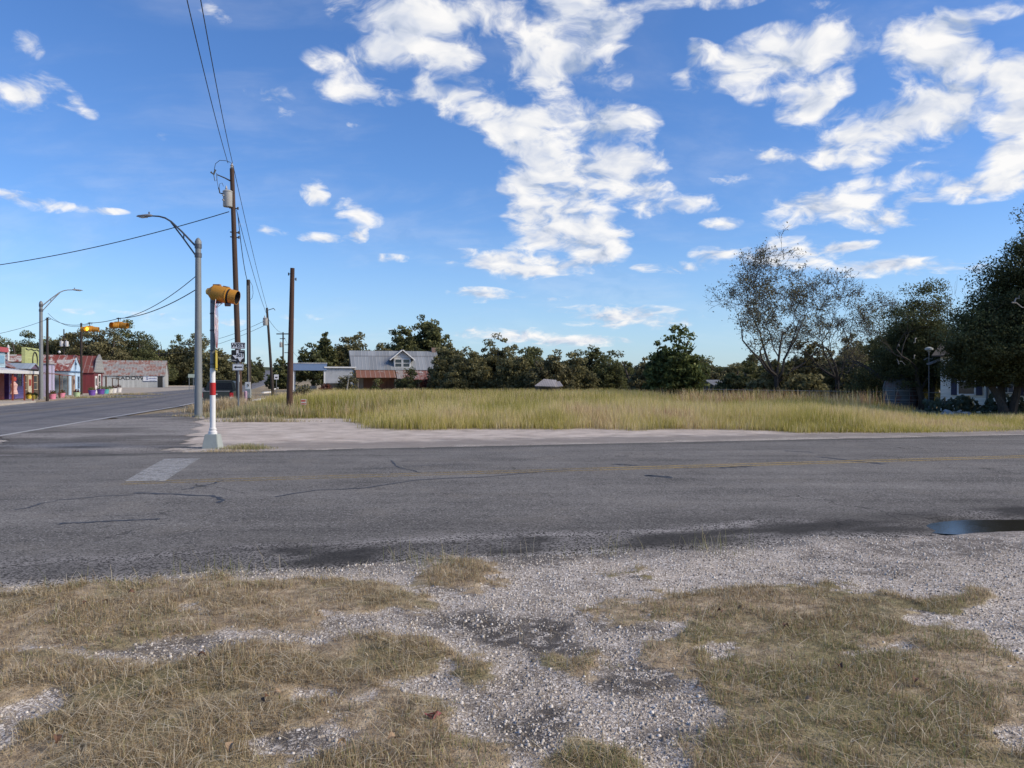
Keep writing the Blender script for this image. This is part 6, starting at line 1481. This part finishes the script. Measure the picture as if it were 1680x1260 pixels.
mb = MB().tube([hc + Vector((-.02, -.06, -.2)), Vector((.075, -.04, 3.3))], .008, 5).tube([hc + Vector((.06, -.04, -.2)), Vector((.08, -.02, 3.32))], .008, 5); mb.build('wiring', WHITE, e)

# ---- route marker
k_ = 36 / F; rs = Vector((xat(390.8, 36), 36, 0)); e = thing('route_sign', 'route marker stack reading WEST, 501 in a white state outline, and a left arrow', 'road sign', rs, R(6))
MB().tube([(0, .05, -.1), (0, .05, 3.4)], .04, 8).build('post', STEEL, e, True)
INK = plain('sign_black', (.018, .018, .019), .5, var=.1, bump=0); SW = plain('sign_plate_white', (.80, .80, .80), .4, var=.04, bump=0, dirt=.1)
def zz_(py): return CAMZ + (HY - py) * k_
def rplate(name, w_, z0, z1, mat, x0=0):
    c = .03; pz = (z0 + z1) / 2; hw, hh_ = w_ / 2, (z1 - z0) / 2
    o = MB().prism([(-hw + c, -hh_), (hw - c, -hh_), (hw, -hh_ + c), (hw, hh_ - c), (hw - c, hh_), (-hw + c, hh_), (-hw, hh_ - c), (-hw, -hh_ + c)], -.004, .004, 'xz').build(name, mat, e); o.location = (x0, 0, pz); return o
wp = rplate('direction_plate', .64, zz_(572.3), zz_(562), SW); fr = MB()
def border(p, w_, h_, th, mat, y=-.0065):
    MB().span(-w_ / 2, w_ / 2, y - .002, y + .002, h_ / 2 - th, h_ / 2).span(-w_ / 2, w_ / 2, y - .002, y + .002, -h_ / 2, -h_ / 2 + th).span(-w_ / 2, -w_ / 2 + th, y - .002, y + .002, -h_ / 2 + th, h_ / 2 - th).span(w_ / 2 - th, w_ / 2, y - .002, y + .002, -h_ / 2 + th, h_ / 2 - th).build('border', mat, p)
border(wp, .61, .265, .016, INK); text_mesh('letters', 'WEST', .25, INK, wp, (.0, -.007, 0), xs=.98, bold=.03)
sp = rplate('route_shield', .62, zz_(594.3), zz_(574.2), INK)
TX = [(.36,.98),(.53,.98),(.53,.76),(.62,.73),(.72,.74),(.86,.70),(.90,.70),(.91,.50),(.93,.42),(.92,.34),(.80,.27),(.72,.16),(.70,.04),(.62,.08),(.56,.18),(.48,.32),(.40,.36),(.34,.30),(.27,.32),(.20,.42),(.10,.53),(.08,.57),(.36,.57)]
SWF = plain('state_white', (.82, .82, .82), .4, var=.03, bump=0, dirt=.05)
st = plate('state_outline', [((u - .5) * .60, (v - .5) * .58) for u, v in TX], SWF, .003, sp, (0, -.007, 0))
text_mesh('route_number', '501', .23, INK, sp, (.085, -.0105, .03), xs=.92, bold=.035); text_mesh('route_words', 'RANCH', .062, SWF, sp, (.18, -.007, .235)); text_mesh('route_words', 'ROAD', .062, SWF, sp, (-.18, -.007, -.2))
ap = rplate('arrow_plate', .50, zz_(607.8), zz_(597), SW, -.01); border(ap, .47, .28, .012, INK)
plate('arrow', [(-.19, 0), (-.08, .075), (-.08, .028), (.19, .028), (.19, -.028), (-.08, -.028), (-.08, -.075)], INK, .003, ap, (0, -.0075, 0))

# ---- small distant signs
def small_sign(label, px, Y, pz0, pz1, wpx, mat, posts, name='road_sign'):
    g0 = float(tz(Y)); e = thing(name, label, 'road sign', (xat(px, Y), Y, g0), R(8)); kk = Y / F; z0, z1 = zY(pz0, Y) - g0, zY(pz1, Y) - g0
    MB().span(-wpx * kk / 2, wpx * kk / 2, -.03, -.01, z0, z1).build('plate', mat, e)
    for x_ in posts: MB().box((x_ * kk, .03, z1 / 2 - .02), (.08, .06, z1)).build('post', STEEL, e)
    return e, kk, z0, z1
small_sign('small pale sign on two posts at the far roadside, left of the near street lamp', 315, 112, 619.5, 613.8, 12, plain('pale_green_sign', (.46, .52, .42), .5), (-4.4, 2))
e, kk, z0, z1 = small_sign('white speed sign on the right shoulder of the distant highway', 453.5, 98, 622.5, 614.5, 7, SW, (0,)); MB().span(-.15, .15, -.036, -.031, z0 + .18, z0 + .36).build('marking', INK, e)
small_sign('wide green sign at the roadside under the crossarm pole', 468, 165, 619.5, 611.5, 19, plain('sign_green', (.03, .22, .15), .5), (-5, 5))
e = thing('yard_sign', 'small white and red yard sign standing in the meadow right of the bare pole', 'sign', (xat(498, 37), 37, 0), R(5))
MB().span(-.13, .13, -.01, .01, .45, .72).build('panel', plain('yard_white', (.66, .62, .58), .6), e); MB().span(-.12, .10, -.014, -.0105, .60, .69).span(-.12, .12, -.014, -.0105, .47, .53).build('red_print', plain('yard_red', (.5, .09, .07), .6), e)
for x_ in (-.09, .09): MB().tube([(x_, 0, -.05), (x_, 0, .46)], .007, 5).build('wire_leg', HW_, e)
kl = ['white painted kerb block nearest the conduit pole', 'middle white painted kerb block beside the leaning distant pole', 'farthest white painted kerb block up the highway']
for i, (a_, b_) in enumerate([((416, 660.5), (432, 656.5)), ((431, 645.5), (446, 644.2)), ((450, 639.2), (463, 634.8))]):
    A_, B_ = gnd(*a_), gnd(*b_); dd = B_ - A_; o = MB().box((0, 0, .09), (dd.length, .3, .2), bev=.06).build('kerb_block', plain('kerb_white', (.66, .66, .65), .7, var=.15), None, bevel=.02); o.location = (A_ + B_) / 2; o.rotation_euler = (0, 0, math.atan2(dd.y, dd.x)); tag(o, kl[i], 'kerb', 'white kerb blocks')
e = thing('traffic_cone', 'small pinkish marker post by the conduit pole in the weeds', 'marker', (xat(403, 50), 50, 0)); MB().lathe([(.1, 0), (.1, .9), (.05, .95)], n=10).build('tube', plain('marker_pink', (.42, .28, .38), .6), e)
e.name = 'marker_post'

# ---- pickup parked on the shoulder, tail towards us
e = thing('pickup_truck', 'dark green pickup truck parked on the gravel by the corner, tailgate towards us', 'pickup truck', (xat(364, 47.5), 47.5, -.02), R(14))
BODY = plain('truck_paint', (.022, .028, .027), .35, .2, var=.08, scale=2, dirt=.2, bump=.02, spec=.6); TG = plain('truck_glass', (.008, .010, .016), .25, var=.1, dirt=.05, bump=0, spec=.25); RB = plain('rubber', (.02, .02, .02), .85)
W2 = .93
mb = MB()
mb.prism([(-2.55, .42), (2.55, .42), (2.6, .7), (2.5, .98), (1.2, 1.04), (-2.6, 1.0), (-2.62, .6)], -W2, -W2 + .12, 'yz'); mb.v = mb.v
mb.prism([(-2.55, .42), (2.55, .42), (2.6, .7), (2.5, .98), (1.2, 1.04), (-2.6, 1.0), (-2.62, .6)], W2 - .12, W2, 'yz')
mb.span(-W2 + .12, W2 - .12, 1.0, 2.52, .45, .98); mb.span(-W2 + .12, W2 - .12, -2.45, 1.0, .45, .58)
mb.build('body', BODY, e, bevel=.02)
MB().prism([(-W2 + .03, .98), (W2 - .03, .98), (W2 - .17, 1.56), (W2 - .25, 1.62), (-W2 + .25, 1.62), (-W2 + .17, 1.56)], -.55, 1.0, 'xz').build('cab', BODY, e, bevel=.03)
MB().add([(-.70, -.558, 1.09), (.70, -.558, 1.09), (.62, -.558, 1.51), (-.62, -.558, 1.51)], [(0, 1, 2, 3)]).build('rear_window', TG, e)
for sx in (-1, 1):
    MB().add([(sx * (W2 - .045), -.4, 1.08), (sx * (W2 - .045), .8, 1.08), (sx * (W2 - .145), .65, 1.5), (sx * (W2 - .145), -.4, 1.5)], [(0, 1, 2, 3)]).build('side_window', TG, e)
tg = MB().span(-W2 + .2, W2 - .2, -2.63, -2.55, .52, 1.0).build('tailgate', plain('tailgate_paint', (.04, .048, .045), .3, .3, var=.08, dirt=.2, bump=.02, spec=.6), e, bevel=.012)
MB().span(-W2 + .18, W2 - .18, -2.66, -2.54, 1.0, 1.035).build('top_trim', plain('trim_grey', (.35, .35, .36), .4, .4), tg); MB().span(-.07, .07, -2.645, -2.632, .80, .88).build('badge', plain('badge_silver', (.6, .58, .56), .3, .5), tg)
for sx in (-1, 1):
    MB().span(min(sx * (W2 - .19), sx * (W2 + .002)), max(sx * (W2 - .19), sx * (W2 + .002)), -2.66, -2.5, .60, .93).build('tail_light', plain('tail_red', (.38, .015, .025), .25, var=.1), e, bevel=.01)
    MB().span(min(sx * (W2 - .19), sx * (W2 + .004)), max(sx * (W2 - .19), sx * (W2 + .004)), -2.663, -2.51, .60, .66).build('reverse_light', plain('lamp_clear', (.7, .68, .66), .2), e)
    for yy in (-1.55, 1.65):
        wh = MB().lathe([(.2, -.11), (.34, -.1), (.36, 0), (.34, .1), (.2, .11)], (sx * (W2 - .13), yy, .36), 22, (1, 0, 0)).build('wheel', RB, e, True)
        MB().lathe([(.05, -.115), (.2, -.118), (.2, .118), (.05, .115)], (sx * (W2 - .13), yy, .36), 18, (1, 0, 0)).build('rim', plain('rim_grey', (.3, .3, .31), .4, .6), wh)
    MB().box((sx * (W2 + .1), .75, 1.12), (.2, .1, .15)).build('mirror', BODY, e, bevel=.02)
bp = MB().span(-W2 + .02, W2 - .02, -2.76, -2.62, .42, .58).build('bumper', plain('bumper_dark', (.10, .10, .105), .4, .5), e, bevel=.02); MB().span(-.16, .16, -2.772, -2.762, .43, .57).build('licence_plate', plain('plate_white', (.6, .6, .58), .5), bp)
MB().span(-W2 + .3, W2 - .3, -.6, -.57, 1.63, 1.67).build('rack_bar', DSTEEL, e)

# ---- fallen leaves on the verge
lm = [plain('dead_leaf_brown', (.13, .07, .042), .8, var=.5, scale=20), plain('dead_leaf_tan', (.30, .21, .13), .8, var=.5, scale=20)]
base = None
rng = np.random.default_rng(9)
spots = [(440,1168),(455,1160),(140,1010),(170,1008),(215,990),(640,1240),(330,1100),(560,1248),(1180,1022),(1215,1018),(1290,1045),(1150,1140),(1380,1120),(520,1030),(90,1240),(380,1256),(1500,1140),(1330,1180)]
for i, (px, py) in enumerate(spots):
    g_ = gnd(px, py); L_, W_ = .04 * rng.uniform(.8, 1.2), .017; V = []
    for j in range(6):
        f = j / 5; ww = W_ * math.sin(math.pi * min(.97, f * .92 + .06)) ; cz = .02 * math.sin(f * 3.1) + .004
        V += [(f * L_ - L_ / 2, -ww, cz + .012 * rng.uniform(.5, 1)), (f * L_ - L_ / 2, 0, cz), (f * L_ - L_ / 2, ww, cz + .014 * rng.uniform(.5, 1))]
    mb = MB().add(V, [(3 * j + k, 3 * j + k + 1, 3 * j + k + 4, 3 * j + k + 3) for j in range(5) for k in range(2)]); o = mb.build('fallen_leaf', lm[i % 2])
    gz_ = float(gz_near(np.array([g_.x]), np.array([g_.y]))[0]); o.location = (g_.x, g_.y, gz_ + .02 + .015 * float(verge_mask(np.array([g_.x]), np.array([g_.y]))[0])); o.rotation_euler = (rng.normal(0, .35), rng.normal(0, .35), rng.uniform(0, 6))
    tag(o, 'curled dry brown leaf lying on the grassy verge in the foreground', 'leaf', 'fallen leaves on the verge')
g_ = gnd(705, 1190); e = thing('litter', 'crumpled dull red scrap lying in the foreground grass', 'litter', g_ + Vector((0, 0, .03)))
mb = MB(); q = [(rng.uniform(-.06, .06), rng.uniform(-.035, .035), rng.uniform(0, .04)) for _ in range(12)]; mb.add(q, [(0, 1, 2), (2, 3, 4), (4, 5, 6), (6, 7, 8), (8, 9, 10), (10, 11, 0), (1, 4, 7), (2, 6, 9)]); mb.build('scrap', plain('scrap_red', (.26, .085, .085), .8, var=.4), e)
